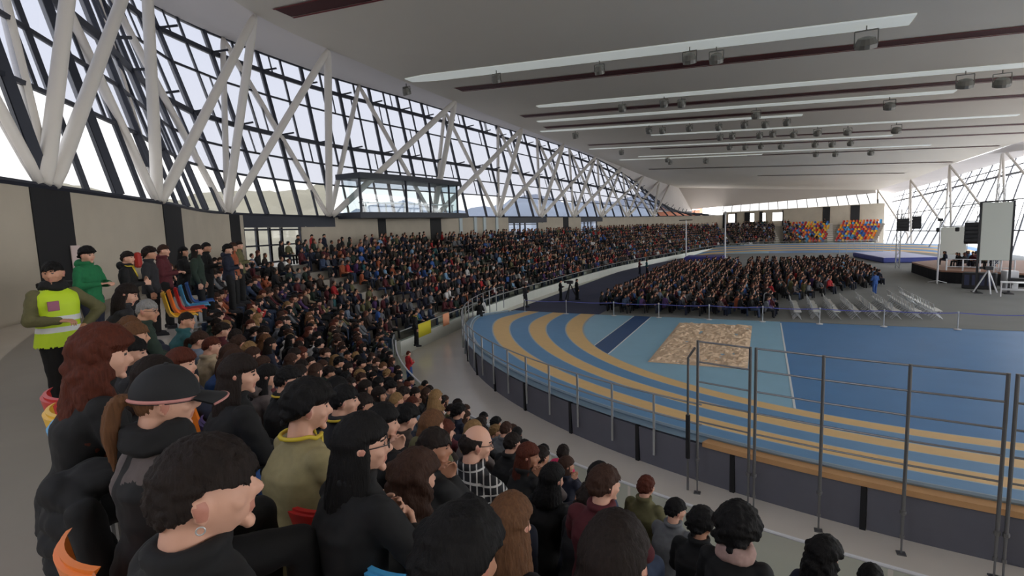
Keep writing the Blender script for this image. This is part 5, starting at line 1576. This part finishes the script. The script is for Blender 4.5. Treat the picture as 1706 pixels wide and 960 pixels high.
hero('1067', S_(lean=.2, yaw=-.2, pitch=.1), (-1.15, 5.75), 3, 'seated person in olive jacket with short auburn hair left of the bearded man', 'short', 'auburn', 'olive', 'navy', 0)
hero('1035', S_(lean=.3, yaw=-.1, pitch=.2, fem=True), (-1.55, 5.55), 3, 'seated woman in purple coat with auburn hair near the bearded man', 'bob', 'auburn', 'purple', 'navy', 0)
hero('beard', S_(lean=.35, yaw=-.75, pitch=.15, arms='knees'), (-.78, 5.4), 3, 'seated bearded man in grey knitted sweater with short black hair', 'short', 'black', 'grey', 'navy', 0)
hero('afro', S_(lean=.12, yaw=-.05, pitch=.05), (-.12, 3.62), 5, 'seated person with big black afro hair and pale scarf', 'afro', 'black', 'black', 'navy', 2, zoff=.06, extras=('scarf',))
hero('leftafro', S_(lean=.2, yaw=-.3, pitch=.1), (-.43, 4.46), 4, 'seated person with messy black hair left of the afro', 'messy', 'black', 'black', 'navy', 1)
hero('g1375', S_(lean=.3, yaw=-.5, pitch=.25, fem=True, arms='phone'), (.46, 4.37), 4, 'seated woman with long curly black hair at the lower right', 'longcurly', 'black', 'navy', 'navy', 0, hseed=6)
hero('g1460', S_(lean=.4, yaw=-.2, pitch=.4, arms='knees'), (.85, 4.9), 3, 'seated person in red hooded jacket with black hair at the lower right', 'short', 'black', 'red', 'navy', 1, hood=True)
hero('b770', S_(lean=.2, yaw=0, pitch=.15), (-.70, 1.10), 8, 'seated person with messy dark hair at the bottom centre edge', 'messy', 'black', 'black', 'navy', 1, hseed=5)
hero('b980', S_(lean=.15, yaw=.05, pitch=.1, fem=True), (-.36, 1.36), 8, 'seated woman with long dark brown hair at the bottom edge right of centre', 'long', 'dark brown', 'charcoal', 'navy', 0, zoff=-.08, hseed=7)
hero('blond', S_(lean=.2, yaw=.2, pitch=.15, fem=True), (-4.48, 6.54), 4, 'seated woman with long blond hair near the curve of the white handrail', 'long', 'blond', 'dark brown', 'navy', 0)
hero('rh690', S_(lean=.3, yaw=.2, pitch=.15), (-9.76, 12.42), 0, 'person in bright red jacket on the front row near the parapet gap', 'short', 'black', 'red', 'navy', 0, hood=True)
for nm, xy, k, hair, hc, cl, lab in (('p640', (-3.98, 4.75), 5, 'curly', 'dark brown', 'charcoal', 'seated man in charcoal jacket with curly dark hair, profile, in the sixth row'), ('p740', (-3.02, 4.54), 5, 'wavy', 'auburn', 'dark brown', 'seated woman in dark brown coat, auburn hair, below the blond woman'),
        ('p850', (-2.66, 5.43), 4, 'short', 'dark brown', 'black', 'seated man in black behind the pink hooded top, short brown hair'), ('p885', (-2.87, 6.21), 3, 'short', 'black', 'charcoal', 'seated man in charcoal with black hair just left of the pink top'),
        ('p905', (-3.33, 7.99), 1, 'short', 'black', 'black', 'seated person in black near the handrail left of the pink top'), ('p760', (-4.46, 7.15), 3, 'curly', 'black', 'navy', 'seated person in navy with curly black hair beside the blond woman'),
        ('p810', (-5.64, 10.08), 0, 'short', 'black', 'black', 'seated person in black whose head overlaps the white handrail'), ('p915b', (-1.58, 3.97), 5, 'bob', 'black', 'black', 'seated woman with black bob right of the checked shirt')):
    hero(nm, S_(lean=.25, yaw=-.2, pitch=.15, fem='woman' in lab), xy, k, lab, hair, hc, cl, 'navy', 0)
# ---- standing people on the concourse
def stander(key, P, xy, floor, label, hair, hc, cloth, legs='navy', skin=0, sc=1.0, rz=None, **kw):
    r = rz if rz is not None else face_rz(V((xy[0], xy[1], 0)))
    o = person(key, P, (xy[0], xy[1], floor), r, hair, hc, cloth, legs, skin, scale=sc, **kw)
    tag(o, label, 'person'); FILLED.append(V((xy[0], xy[1], 8))); return o
M_vest = mat('hi_vis_vest', rgb(190, 220, 30), .6); M_refl = mat('reflective_band', rgb(220, 222, 222), .35)
Pv = standing(yaw=-.75, arms='hip', twist=0, pitch=.05)
st = stander('hivis', Pv, (-6.72, 2.92), row_z(8) + .14, 'standing steward in yellow high visibility vest with white bands, hand on hip', 'short', 'black', 'olive', 'black', 1, sc=1.0, rz=-.35 - 1.25, fine=True, extras=('darkscarf',))
def vest(P, root):
    mb = MB(); torso(mb, P, .034); 
    me = remeshed(mb, .014, 2, 'safety_vest')
    bm = bmesh.new(); bm.from_mesh(me)
    dl = [f for f in bm.faces if f.calc_center_median().z < .84 or f.calc_center_median().z > 1.43 or (abs(f.calc_center_median().x) > .185 and f.calc_center_median().z > 1.2)]
    bmesh.ops.delete(bm, geom=dl, context='FACES'); bm.to_mesh(me); bm.free()
    me.materials.append(None); me.materials.append(None)
    for p in me.polygons:
        z = p.center.z
        if .99 < z < 1.04 or 1.10 < z < 1.15: p.material_index = 1
    return link_part('safety_vest', me, [M_vest, M_refl], root)
vst = vest(Pv, st)
mb = MB(); mb.bbox((.09, .165, 1.27), (.10, .012, .10), .004); link_part('badge', mb.mesh('badge'), [mat('pink_badge', rgb(150, 84, 110), .6)], vst)
stander('green', standing(yaw=-.2, arms='front', pitch=.05), (-9.1, 4.4), ZC, 'standing man in bright green jacket with black hair beside the steward', 'curly', 'black', 'green', 'navy', 0, sc=.95, rz=-1.15, hood=True)
SG = [((-9.2, 5.0), 'black', 'short', 'dark brown', 'standing person in black with yellow sash, leftmost of the concourse group', ('lanyard',)), ((-9.9, 5.75), 'charcoal', 'curly', 'dark brown', 'standing person in charcoal, second from left of the concourse group', ()), ((-10.4, 6.3), 'maroon', 'short', 'brown', 'standing person in maroon, third from left of the concourse group', ()),
      ((-11.2, 7.2), 'black', 'long', 'black', 'standing person with long black hair before the second dark pilaster', ()), ((-10.6, 7.1), 'dark green', 'bob', 'dark brown', 'standing person in dark green, right of the second dark pilaster', ()), ((-11.6, 8.0), 'black', 'short', 'black', 'standing man in black, fourth from right of the concourse group', ()),
      ((-11.0, 8.1), 'navy', 'curly', 'black', 'standing person in navy, third from right of the concourse group', ()), ((-11.9, 8.9), 'rust', 'long', 'brown', 'standing woman in rust jacket near the third dark pilaster', ()), ((-12.2, 9.3), 'olive', 'short', 'dark brown', 'standing person in olive, rightmost of the concourse group', ())]
for i, (xy, cl, hr, hcx, lab, ex) in enumerate(SG):
    pk = 'st%d' % (i % 3)
    stander(pk, pose(pk, lambda: standing(yaw=(-.3, .1, -.1)[i % 3], arms=('fold', 'down', 'front')[i % 3])), xy, ZC, lab, hr, hcx, cl, 'black', i % 2, sc=.9 + .02 * (i % 3), rz=face_rz(V((xy[0], xy[1], 0))) - .3, hood=i % 2 == 0, extras=ex)
# raised block of the concourse under the standing group
mb = MB()
A = arc(32.5, -116.5, -133, 16); B = arc(34.2, -116.5, -133, 16); z_ = lambda L, h: [V((p.x, p.y, h)) for p in L]
mb.strip(z_(A, ZC), z_(B, ZC)); mb.strip(z_(A, 3.0), z_(A, ZC))
for q in (0, -1): mb.add([z_(A, 3)[q], z_(A, ZC)[q], z_(B, ZC)[q], z_(B, 3)[q]], [(0, 1, 2, 3)])
o = mb.build('floor_landing', M_floor); o['kind'] = 'structure'
# people on and near the walkway, floor and doors
stander('st1', POSES['st1'], (-14.9, 20.4), .55, 'standing steward in black with yellow lanyard at the parapet gap', 'short', 'black', 'black', 'black', 1, extras=('lanyard',), rz=-.9)
stander('st0', POSES['st0'], (-12.4, 16.4), .02, 'person in red and blue leaning at the end of the white handrail', 'short', 'auburn', 'red', 'blue', 0, sc=.8, rz=-.4)
stander('st2', POSES['st2'], (-15.4, 27.6), .02, 'walking person in black at the start of the rim fence', 'short', 'dark brown', 'black', 'black', 1, rz=.3)
stander('st1', POSES['st1'], (-15.9, 28.8), .02, 'walking person in white behind the start of the rim fence', 'long', 'black', 'white', 'black', 0, rz=.2)
stander('st0', POSES['st0'], (-16.1, 36.0), .05, 'standing person in charcoal on the walkway beside the video crew', 'short', 'black', 'charcoal', 'charcoal', 1, rz=-.6)
stander('st2', POSES['st2'], (-14.6, 39.6), .06, 'video operator in black standing at a camera tripod on the navy mat', 'short', 'black', 'black', 'black', 0, rz=-1.0)
stander('st1', POSES['st1'], (-13.5, 40.4), .06, 'second crew member in black right of the video operator', 'short', 'dark brown', 'black', 'black', 1, rz=-.9)
tripod(-14.0, 40.2, .05, 1.35, 'black camera tripod between the video crew on the navy mat', False)
stander('st0', POSES['st0'], (-13.2, 63), .05, 'standing person in maroon left of the floor audience', 'short', 'black', 'maroon', 'navy', 1, rz=-1.2)
stander('st1', POSES['st1'], (-12.4, 63.2), .05, 'standing person in dark teal beside the maroon one left of the floor audience', 'short', 'black', 'teal', 'navy', 0, rz=-1.2)
stander('st2', POSES['st2'], (7.7, 47.6), .04, 'standing person in blue at the right end of the floor audience', 'curly', 'brown', 'blue', 'blue', 0, rz=.4)
stander('st0', POSES['st0'], (-13.6, 15.3), row_z(8), 'standing person in red jacket before the glass doorway', 'short', 'black', 'red', 'navy', 1, rz=-1.6) if False else None
for i, (d, cl) in enumerate(((41.4, 'red'), (43.0, 'navy'), (39.6, 'black'))):
    p = WALL.at(d); t = WALL.tan(d); q = p + V((t.y, -t.x, 0)) * 2.2
    stander('st%d' % i, POSES['st%d' % i], (q.x, q.y), ZC, 'standing person in %s before the glass doorway' % (cl + (' jacket' if cl == 'red' else ' clothes')), 'short', 'black', cl, 'black', 1, rz=-1.3, sc=1.02)

# ---- fill the remaining seats: nearest ones as individuals, the rest merged
APOSE = [('a%d' % i, seated(**kw)) for i, kw in enumerate((
    dict(lean=.12, yaw=-.05, pitch=.1, arms='lap'), dict(lean=.25, yaw=-.4, pitch=.12, arms='knees'), dict(lean=.1, yaw=-.6, pitch=.05, arms='cross'), dict(lean=.2, yaw=.3, pitch=.15, arms='phone', fem=True),
    dict(lean=.15, yaw=-.25, pitch=.1, arms='cross', fem=True), dict(lean=.3, yaw=-.15, pitch=.3, arms='phone'), dict(lean=.22, yaw=-.75, pitch=.1, arms='chinr', fem=True), dict(lean=.4, yaw=.1, pitch=.15, arms='knees')))]
CW = ['black'] * 9 + ['charcoal'] * 6 + ['navy'] * 5 + ['dark brown'] * 4 + ['maroon'] * 4 + ['dark green'] * 3 + ['grey'] * 3 + ['teal', 'dark denim', 'dark denim', 'olive', 'olive', 'purple', 'beige', 'red', 'blue', 'rust', 'white', 'taupe', 'taupe', 'grey blue', 'light blue']
HW = [('short', 'short'), ('short', 'short'), ('curly', 'curly'), ('long', 'long'), ('long', 'long'), ('bob', 'bobbed'), ('messy', 'messy'), ('crop', 'cropped'), ('wavy', 'wavy'), ('pony', 'ponytailed')]
HCW = ['black'] * 4 + ['dark brown'] * 6 + ['brown'] * 4 + ['auburn'] * 2 + ['light brown'] * 2 + ['blond']
def in_crowd(k, p, px, py, a):
    if p.y < 33:                                         # near bend
        if 8 <= k and -152 < a < -106.6: return k == 8 and not (-134 < a < -112)
        if k == 7 and -133.5 < a < -116: return False
        if k == 9: return a > -150 and a < -104 and False or a <= -150
        if px > 1010: return False
        if px > 950 and k < 3: return False
        if px > 700 and k < 1 and px > 860: return False
        if py > 830: return False
    return True
cand = []
for k in range(NROW):
    P = ROWS[k]; d = .3 + .2 * (k % 2)
    while d < P.L - .5:
        p = P.at(d); u = d / P.L
        dd = d; d += .56 if p.y < 60 else .6
        hp = V((p.x, p.y, row_z(k) + 1.3)); pr = project(hp)
        if pr is None or not (-60 < pr[0] < 1780 and -50 < pr[1] < 1010): continue
        a = ang_of(p)
        # aisles
        dr = u * RAIL.L
        if any(abs(dr - q) < .85 for q in AISLE): continue
        if not in_crowd(k, p, pr[0], pr[1], a): continue
        n_ = inward(P, dd)
        cand.append((pr[2], k, p, n_, pr))
cand.sort(key=lambda c: c[0])
rp = random.Random(11)
indiv = []; rest = []; EMPTY = []
NIND = 300 - len(PEOPLE) - 12
for dep, k, p, n_, pr in cand:
    if any(abs(q.z - k) <= 1.01 and (q.x - p.x) ** 2 + (q.y - p.y) ** 2 < (.50 if abs(q.z - k) < .5 else .34) ** 2 for q in FILLED): continue
    if p.x > 1.5 and p.y > 100:                          # far stand: filled on the left, coloured empty seats on the right
        lim = 5.5 + (9 - k) * .1
        if rp.random() < min(1, max(0, (p.x - lim + 2.5) / 4.5)) - .02: EMPTY.append((k, p, n_, pr)); continue
    elif rp.random() < .05: continue
    if len(indiv) < NIND: indiv.append((k, p, n_, pr, dep))
    else: rest.append((k, p, n_, pr))
auto = []
for k, p, n_, pr, dep in indiv:
    i = rp.randrange(len(APOSE)); pk, P = APOSE[i]
    hs, hw = rp.choice(HW)
    if P.fem and hs in ('crop',): hs, hw = 'long', 'long'
    hcx = rp.choice(HCW); cl = rp.choice(CW)
    s_ = STAGE - p; a1 = math.atan2(n_.y, n_.x); a2 = math.atan2(s_.y, s_.x)
    rz = a1 + ((a2 - a1 + PI) % (2 * PI) - PI) * .45 - PI / 2 + rp.uniform(-.2, .2)
    sc = rp.uniform(.93, 1.04)
    xy = (p.x + rp.uniform(-.05, .05), p.y + rp.uniform(-.05, .05))
    hd = rp.random() < .3
    r = person(pk, P, (xy[0] - n_.x * .05, xy[1] - n_.y * .05, row_z(k)), rz, hs, hcx, cl, rp.choice(('navy', 'black', 'charcoal', 'dark denim')), rp.choice((0, 0, 1, 1, 2)), hood=hd, scale=sc)
    r['category'] = 'person'; r['group'] = GP
    auto.append((r, k, cl, hw, hcx, hd)); PEOPLE.append((r, k))
# label: clothing, hair, row and place in the row counted from the right
rows = {}
bpy.context.view_layer.update()
for r, k in PEOPLE:
    q = project((r.location.x, r.location.y, r.location.z + 1.2))
    rows.setdefault(k, []).append((-(q[0] if q else 0), r.name))
def ordinal(n):
    w_ = ['first', 'second', 'third', 'fourth', 'fifth', 'sixth', 'seventh', 'eighth', 'ninth', 'tenth', 'eleventh', 'twelfth', 'thirteenth', 'fourteenth', 'fifteenth', 'sixteenth', 'seventeenth', 'eighteenth', 'nineteenth']
    if n <= 19: return w_[n - 1]
    t_ = ['', '', 'twenty', 'thirty', 'forty', 'fifty', 'sixty', 'seventy', 'eighty', 'ninety'][n // 10]
    return (t_[:-1] + 'ieth') if n % 10 == 0 else t_ + '-' + w_[n % 10 - 1]
RANK = {}
for k, L in rows.items():
    L.sort()
    for i, (x_, nm) in enumerate(L): RANK[nm] = i + 1
for r, k, cl, hw, hcx, hd in auto:
    r['label'] = 'seated person in %s %s, %s %s hair, %s row, %s from right' % (cl, 'hooded top' if hd else 'jacket', hw, hcx, ORD[k], ordinal(RANK[r.name]))

# ---- merged remainder of the crowd
def low_person(stand=False, seed=0):
    mb = MB(); rr = random.Random(seed)
    # colour classes: 0 skin 1 hair 2 cloth 3 legs
    yw = rr.uniform(-.6, .4); M = Rz(yw)
    ln = rr.uniform(.02, .12)
    hz = 1.20
    mb.lathe([(.13, .42), (.165, .55), (.17, .80), (.185, .93), (.14, 1.02), (.06, 1.07)], 7, (0, 0, 0), None, 2)
    for i in range(len(mb.v)):
        x, y, z = mb.v[i]; mb.v[i] = (x * 1.15, y * .72 + ln * (z - .45) * 1.2, z)
    hc = V((0, ln * .9 + .03, hz))
    mb.ell(hc, (.078, .098, .12), 7, 6, M, 0)
    hl = rr.random()
    mb.ell(hc + M @ V((0, -.022, .028)), (.092, .105, .112), 7, 6, M, 1)
    if hl < .45: mb.ell(hc + M @ V((0, -.06, -.12)), (.10, .06, .17), 7, 5, M, 1)
    for s in (-1, 1):
        mb.tube([(s * .19, ln * .8, .97), (s * .24, .12, .70), (s * .07, .33, .64)], [.06, .055, .04], 5, 2)
        mb.ell((s * .06, .36, .64), (.045, .05, .04), 5, 4, None, 0)
        mb.tube([(s * .09, .05, .52), (s * .13, .45, .52), (s * .13, .47, .06)], [.095, .07, .055], 5, 3)
    return mb
LOWS = [low_person(seed=i) for i in range(10)]
LARR = []
for mb in LOWS:
    tri = []; cls = []
    for f, m in zip(mb.f, mb.m):
        for i in range(1, len(f) - 1): tri.append((f[0], f[i], f[i + 1]))
        for i in f: cls.append((i, m))
    vc = np.zeros(len(mb.v), int)
    for i, m in cls: vc[i] = m
    LARR.append((np.array(mb.v, np.float32), np.array(tri, np.int32), vc))
M_crowd = mat('crowd_colours', (1, 1, 1, 1), .85)
nt_ = M_crowd.node_tree; at_ = nt_.nodes.new('ShaderNodeVertexColor'); at_.layer_name = 'Col'; nt_.links.new(at_.outputs[0], nt_.nodes['Principled BSDF'].inputs['Base Color'])
CLRGB = {k: rgb(*c)[:3] for k, c in (('black', (14, 14, 16)), ('charcoal', (34, 34, 38)), ('navy', (24, 29, 48)), ('dark brown', (52, 40, 34)), ('maroon', (82, 26, 34)), ('dark green', (34, 50, 40)), ('grey', (104, 106, 110)), ('teal', (36, 84, 88)), ('dark denim', (52, 66, 92)), ('olive', (96, 92, 60)), ('purple', (72, 46, 92)), ('beige', (170, 152, 126)), ('red', (168, 36, 40)), ('blue', (48, 84, 146)), ('rust', (150, 78, 48)), ('white', (206, 204, 202)), ('taupe', (88, 78, 76)), ('grey blue', (110, 122, 140)), ('light blue', (122, 158, 190)))}
HRGB = [rgb(15, 13, 13)[:3], rgb(15, 13, 13)[:3], rgb(31, 22, 18)[:3], rgb(31, 22, 18)[:3], rgb(58, 37, 27)[:3], rgb(80, 42, 28)[:3]]
SRGB = [rgb(214, 164, 140)[:3], rgb(196, 144, 116)[:3], rgb(168, 118, 92)[:3]]
def crowd(name, items, label, cat, seed):
    rr = random.Random(seed); VS = []; FS = []; CS = []; o = 0
    for (x, y, z, rz, sc) in items:
        v, t, c = LARR[rr.randrange(len(LARR))]
        ca, sa = math.cos(rz), math.sin(rz)
        R = np.array([[ca, sa, 0], [-sa, ca, 0], [0, 0, 1]], np.float32)
        VS.append((v * sc) @ R + np.array([x, y, z], np.float32)); FS.append(t + o); o += len(v)
        pal = np.array([SRGB[rr.randrange(3)], HRGB[rr.randrange(6)], CLRGB[rr.choice(CW)], CLRGB[rr.choice(('navy', 'black', 'charcoal', 'dark denim'))]], np.float32)
        CS.append(pal[c])
    Vv = np.concatenate(VS); F = np.concatenate(FS); Cc = np.concatenate(CS)
    me = bpy.data.meshes.new(name); me.vertices.add(len(Vv)); me.vertices.foreach_set('co', Vv.ravel())
    me.loops.add(F.size); me.loops.foreach_set('vertex_index', F.ravel()); me.polygons.add(len(F))
    me.polygons.foreach_set('loop_start', np.arange(0, F.size, 3, dtype=np.int32)); me.polygons.foreach_set('loop_total', np.full(len(F), 3, np.int32))
    me.update(calc_edges=True); me.polygons.foreach_set('use_smooth', np.ones(len(F), bool))
    ca = me.color_attributes.new('Col', 'FLOAT_COLOR', 'POINT'); ca.data.foreach_set('color', np.concatenate([Cc, np.ones((len(Cc), 1), np.float32)], 1).ravel())
    me.materials.append(M_crowd)
    ob = bpy.data.objects.new(name, me); C.objects.link(ob); return tag(ob, label, cat, kind='stuff')
items = []
for k, p, n_, pr in rest:
    s_ = STAGE - p; a1 = math.atan2(n_.y, n_.x); a2 = math.atan2(s_.y, s_.x)
    rz = a1 + ((a2 - a1 + PI) % (2 * PI) - PI) * .5 - PI / 2 + rp.uniform(-.35, .35)
    items.append((p.x + rp.uniform(-.15, .15), p.y + rp.uniform(-.15, .15), row_z(k) + rp.uniform(-.05, .10), rz, rp.uniform(.94, 1.06)))
# standing spectators along the back of the left stand
for d in np.arange(49, 128, .62):
    p = WALL.at(float(d)); t = WALL.tan(float(d)); q = p + V((t.y, -t.x, 0)) * rp.uniform(1.2, 2.4)
    if rp.random() < .8: items.append((q.x, q.y, ZC + .30, -PI / 2 + rp.uniform(-.6, .6), rp.uniform(.95, 1.05)))
crowd('crowd', items, 'dense crowd of spectators filling the left and far stands beyond the nearer rows', 'crowd', 5)
# floor audience facing the stage, in rows along the hall
aud = []
for i in range(23):
    x = -10.0 + i * .86
    y0 = 35.2 + rp.uniform(-.2, .2) if x < .6 else 35.6 + (x - .6) * 1.55 + 5.5
    y1 = 74 + (x + 10) * .1 if x < 4 else 76
    if x < -7: y1 = 70
    y = y0
    while y < y1:
        if not (-2.9 < x < -1.7 and y > 64) and rp.random() < .95: aud.append((x + rp.uniform(-.2, .2), y + rp.uniform(-.1, .1), .035 + rp.uniform(-.05, .06), -PI / 2 + rp.uniform(-.7, .8), rp.uniform(.92, 1.08)))
        y += .55
crowd('audience', aud, 'large audience on rows of chairs on the grey carpet in the middle of the hall', 'audience', 8)
# orchestra on the stage
orc = []
for i in range(26):
    orc.append((15.4 + rp.random() * 3.6, 58.2 + rp.random() * 5, 1.12, PI / 2 + rp.uniform(-1, 1), 1.0))
crowd('stage_ensemble', orc, 'group of seated musicians in dark clothes on the stage', 'musicians', 3)

# ---- empty white folding chairs at the near right of the floor audience
M_chair = mat('white_plastic', rgb(214, 212, 206), .45)
mb = MB(); mb.bbox((0, .0, .45), (.42, .42, .035), .012); CH_SEAT = mb.mesh('chair_seat'); CH_SEAT.materials.append(None)
mb = MB(); mb.bbox((0, -.225, .74), (.40, .03, .24), .012, Rx(.12)); CH_BACK = mb.mesh('chair_backrest'); CH_BACK.materials.append(None)
CH_LEG = []
for s in (-1, 1):
    mb = MB(); mb.tube([(s * .21, -.24, .86), (s * .21, -.19, .5), (s * .21, .22, .0)], .016, 6); m_ = mb.mesh('chair_leg'); m_.materials.append(None); CH_LEG.append(m_)
    mb = MB(); mb.tube([(s * .19, .15, .44), (s * .19, -.24, .0)], .016, 6); m_ = mb.mesh('chair_leg'); m_.materials.append(None); CH_LEG.append(m_)
nc = 0
for i in range(8):
    x = 1.9 + i * 1.02
    y0 = 35.3 + i * .28; cnt = [9, 9, 10, 10, 11, 12, 13, 16][i]
    for j in range(cnt):
        r = empty('folding_chair', (x + rp.uniform(-.03, .03), y0 + j * .56, .035), -PI / 2 + rp.uniform(-.06, .06))
        link_part('seat', CH_SEAT, [M_chair], r); link_part('backrest', CH_BACK, [M_chair], r)
        for m_ in CH_LEG: link_part('leg', m_, [M_alu], r)
        tag(r, 'empty white folding chair, %s row from the left, %s from the near end' % (ordinal(i + 1), ordinal(j + 1)), 'chair', 'empty white folding chairs of the floor audience')
# ---- coloured empty seats of the far stand
EMPTY.sort(key=lambda e: e[3][2])
SC = ['red', 'orange', 'yellow', 'blue', 'purple', 'red', 'orange', 'yellow', 'light blue']
far_i = EMPTY[:225]; far_r = EMPTY[225:]
cnt = {}
far_i.sort(key=lambda e: (e[0], -e[3][0]))
for k, p, n_, pr in far_i:
    cnt[k] = cnt.get(k, 0) + 1; cl = rp.choice(SC)
    seat((p.x, p.y, row_z(k)), math.atan2(n_.y, n_.x) - PI / 2, cl, 'empty %s seat in far stand, %s row, %s from the right' % (cl, ORD[k], ordinal(cnt[k])), 'coloured empty seats of the far stand', False)
if far_r:
    mb = MB(); src = [(V(v.co)) for v in SEAT_ME.vertices]; fsr = [tuple(p.vertices) for p in SEAT_ME.polygons]
    for k, p, n_, pr in far_r:
        R_ = Rz(math.atan2(n_.y, n_.x) - PI / 2); mb.add([R_ @ v + V((p.x, p.y, row_z(k))) for v in src], fsr, rp.randrange(6))
    tag(mb.build('seat_block', list(SEATC.values())), 'remaining coloured empty seats in the upper rows of the far stand', 'seats', kind='stuff')
# ---- coloured seats near the camera
near_seats = [((-2.73, 1.12), 9, 'light blue', 'light blue seat back at the left row end below the curly auburn hair'), ((-3.0, 1.22), 9, 'yellow', 'yellow seat back beside the light blue one at the left row end'), ((-3.35, 1.36), 9, 'red', 'red seat back behind the woman with curly auburn hair'),
              ((-1.84, .74), 9, 'orange', 'orange seat back at the bottom left behind the young man'), ((-3.95, 2.42), 8, 'orange', 'bright orange empty seat below the man in the dark teal sweater'),
              ((-9.0, 5.37), 9, 'yellow', 'yellow empty seat, leftmost of the coloured group below the standing people'), ((-9.3, 5.65), 9, 'orange', 'orange empty seat, second of the coloured group below the standing people'), ((-9.6, 5.95), 9, 'red', 'red empty seat, middle of the coloured group below the standing people'), ((-10.0, 6.3), 9, 'light blue', 'light blue empty seat, right of the red one below the standing people'), ((-10.5, 6.75), 9, 'blue', 'blue empty seat, rightmost of the coloured group below the standing people'),
              ((-2.31, 1.79), 8, 'blue', 'blue seat back left below the man in the tan t-shirt'), ((-2.0, 1.67), 8, 'red', 'red seat back below the man in the tan t-shirt'), ((-1.66, 1.57), 8, 'yellow', 'yellow orange seat back below the woman with long black hair'), ((-1.34, 1.45), 8, 'light blue', 'light blue seat back right of the yellow orange one at the bottom'),
              ((-2.9, 1.95), 8, 'blue', 'blue seat back right of the black cap peak'), ((-3.3, 2.15), 8, 'purple', 'purple seat beside the blue one beyond the black cap')]
for xy, k, cl, lab in near_seats:
    p = V((xy[0], xy[1], 0)); n_ = (V((CX, CY, 0)) - p).normalized(); b = p + n_ * .25
    seat((b.x, b.y, (row_z(k) - (.13 if cl == 'orange' and k == 9 else .06 if xy[0] > -2.4 else 0)) if k < 9 or xy[0] > -6 else ZC), math.atan2(n_.y, n_.x) - PI / 2, cl, lab, 'coloured plastic seats near the camera')
# seats under the people of the nearest rows
for r, k in PEOPLE[:30]:
    if k >= 7:
        a = r.rotation_euler.z
# padded coat hung over a seat back at the bottom left
p = V((-2.33, .93, 0)); n_ = (V((CX, CY, 0)) - p).normalized(); b = p + n_ * .25; rz = math.atan2(n_.y, n_.x) - PI / 2
mb = MB()
for q in range(5): mb.ell((0, -.27 - .02 * math.sin(q), .86 - q * .11), (.25 + .02 * (q % 2), .10 + .015 * q, .085), 16, 10)
mb.ell((0, -.18, .90), (.22, .12, .07), 14, 8); limb(mb, [(.24, -.27, .82), (.30, -.25, .6), (.27, -.2, .42)], [.075, .07, .06]); limb(mb, [(-.24, -.27, .82), (-.30, -.25, .6), (-.27, -.2, .42)], [.075, .07, .06])
mb.ell((0, -.33, .88), (.15, .07, .08), 12, 8)
cm = remeshed(mb, .013, 2, 'padded_coat'); displace(cm, lambda c: noise.noise(c * 11) * .012); cm.materials.append(None)
o = link_part('padded_coat', cm, [CLOTH['black']], None); o.location = (b.x - .02, b.y + .03, row_z(9) + .02); o.rotation_euler = (0, 0, rz); o.scale = (.72, .8, .78)
tag(o, 'black padded coat bundled beside the orange seat at the bottom left', 'coat')
SKY = 6.0; EXPO = -0.28
# ------------------------------------------------------------------ camera, sky, exposure
cam = bpy.data.cameras.new('camera'); camo = bpy.data.objects.new('camera', cam); C.objects.link(camo)
cam.sensor_width = 36.0; cam.lens = 36.0 * 880.0 / 1706.0
cam.clip_start = .05; cam.clip_end = 2000
CM = [[0.9036, 0.42697, -0.03468], [-0.01687, 0.11635, 0.99306], [-0.42805, 0.89675, -0.11234]]
Rm = Matrix(((CM[0][0], CM[1][0], -CM[2][0]), (CM[0][1], CM[1][1], -CM[2][1]), (CM[0][2], CM[1][2], -CM[2][2])))
camo.matrix_world = Matrix.Translation((0, 0, EYE)) @ Rm.to_4x4()
S.camera = camo
w = bpy.data.worlds.new('world'); S.world = w; w.use_nodes = True
nt = w.node_tree; bg = nt.nodes['Background']
tc = nt.nodes.new('ShaderNodeTexCoord'); sp = nt.nodes.new('ShaderNodeSeparateXYZ')
cr = nt.nodes.new('ShaderNodeValToRGB')
cr.color_ramp.elements[0].position = 0.0; cr.color_ramp.elements[0].color = (.95, .93, .90, 1)
cr.color_ramp.elements[1].position = .6; cr.color_ramp.elements[1].color = (.80, .86, 1.0, 1)
nt.links.new(tc.outputs['Generated'], sp.inputs[0]); nt.links.new(sp.outputs['Z'], cr.inputs[0])
nt.links.new(cr.outputs[0], bg.inputs['Color'])
bg.inputs['Strength'].default_value = SKY
S.view_settings.view_transform = 'Standard'; S.view_settings.look = 'None'
S.view_settings.gamma = 1.0; S.view_settings.use_curve_mapping = False
S.view_settings.exposure = EXPO
S.cycles.max_bounces = 8; S.cycles.diffuse_bounces = 4; S.cycles.transparent_max_bounces = 24
S.cycles.sample_clamp_indirect = 6.0
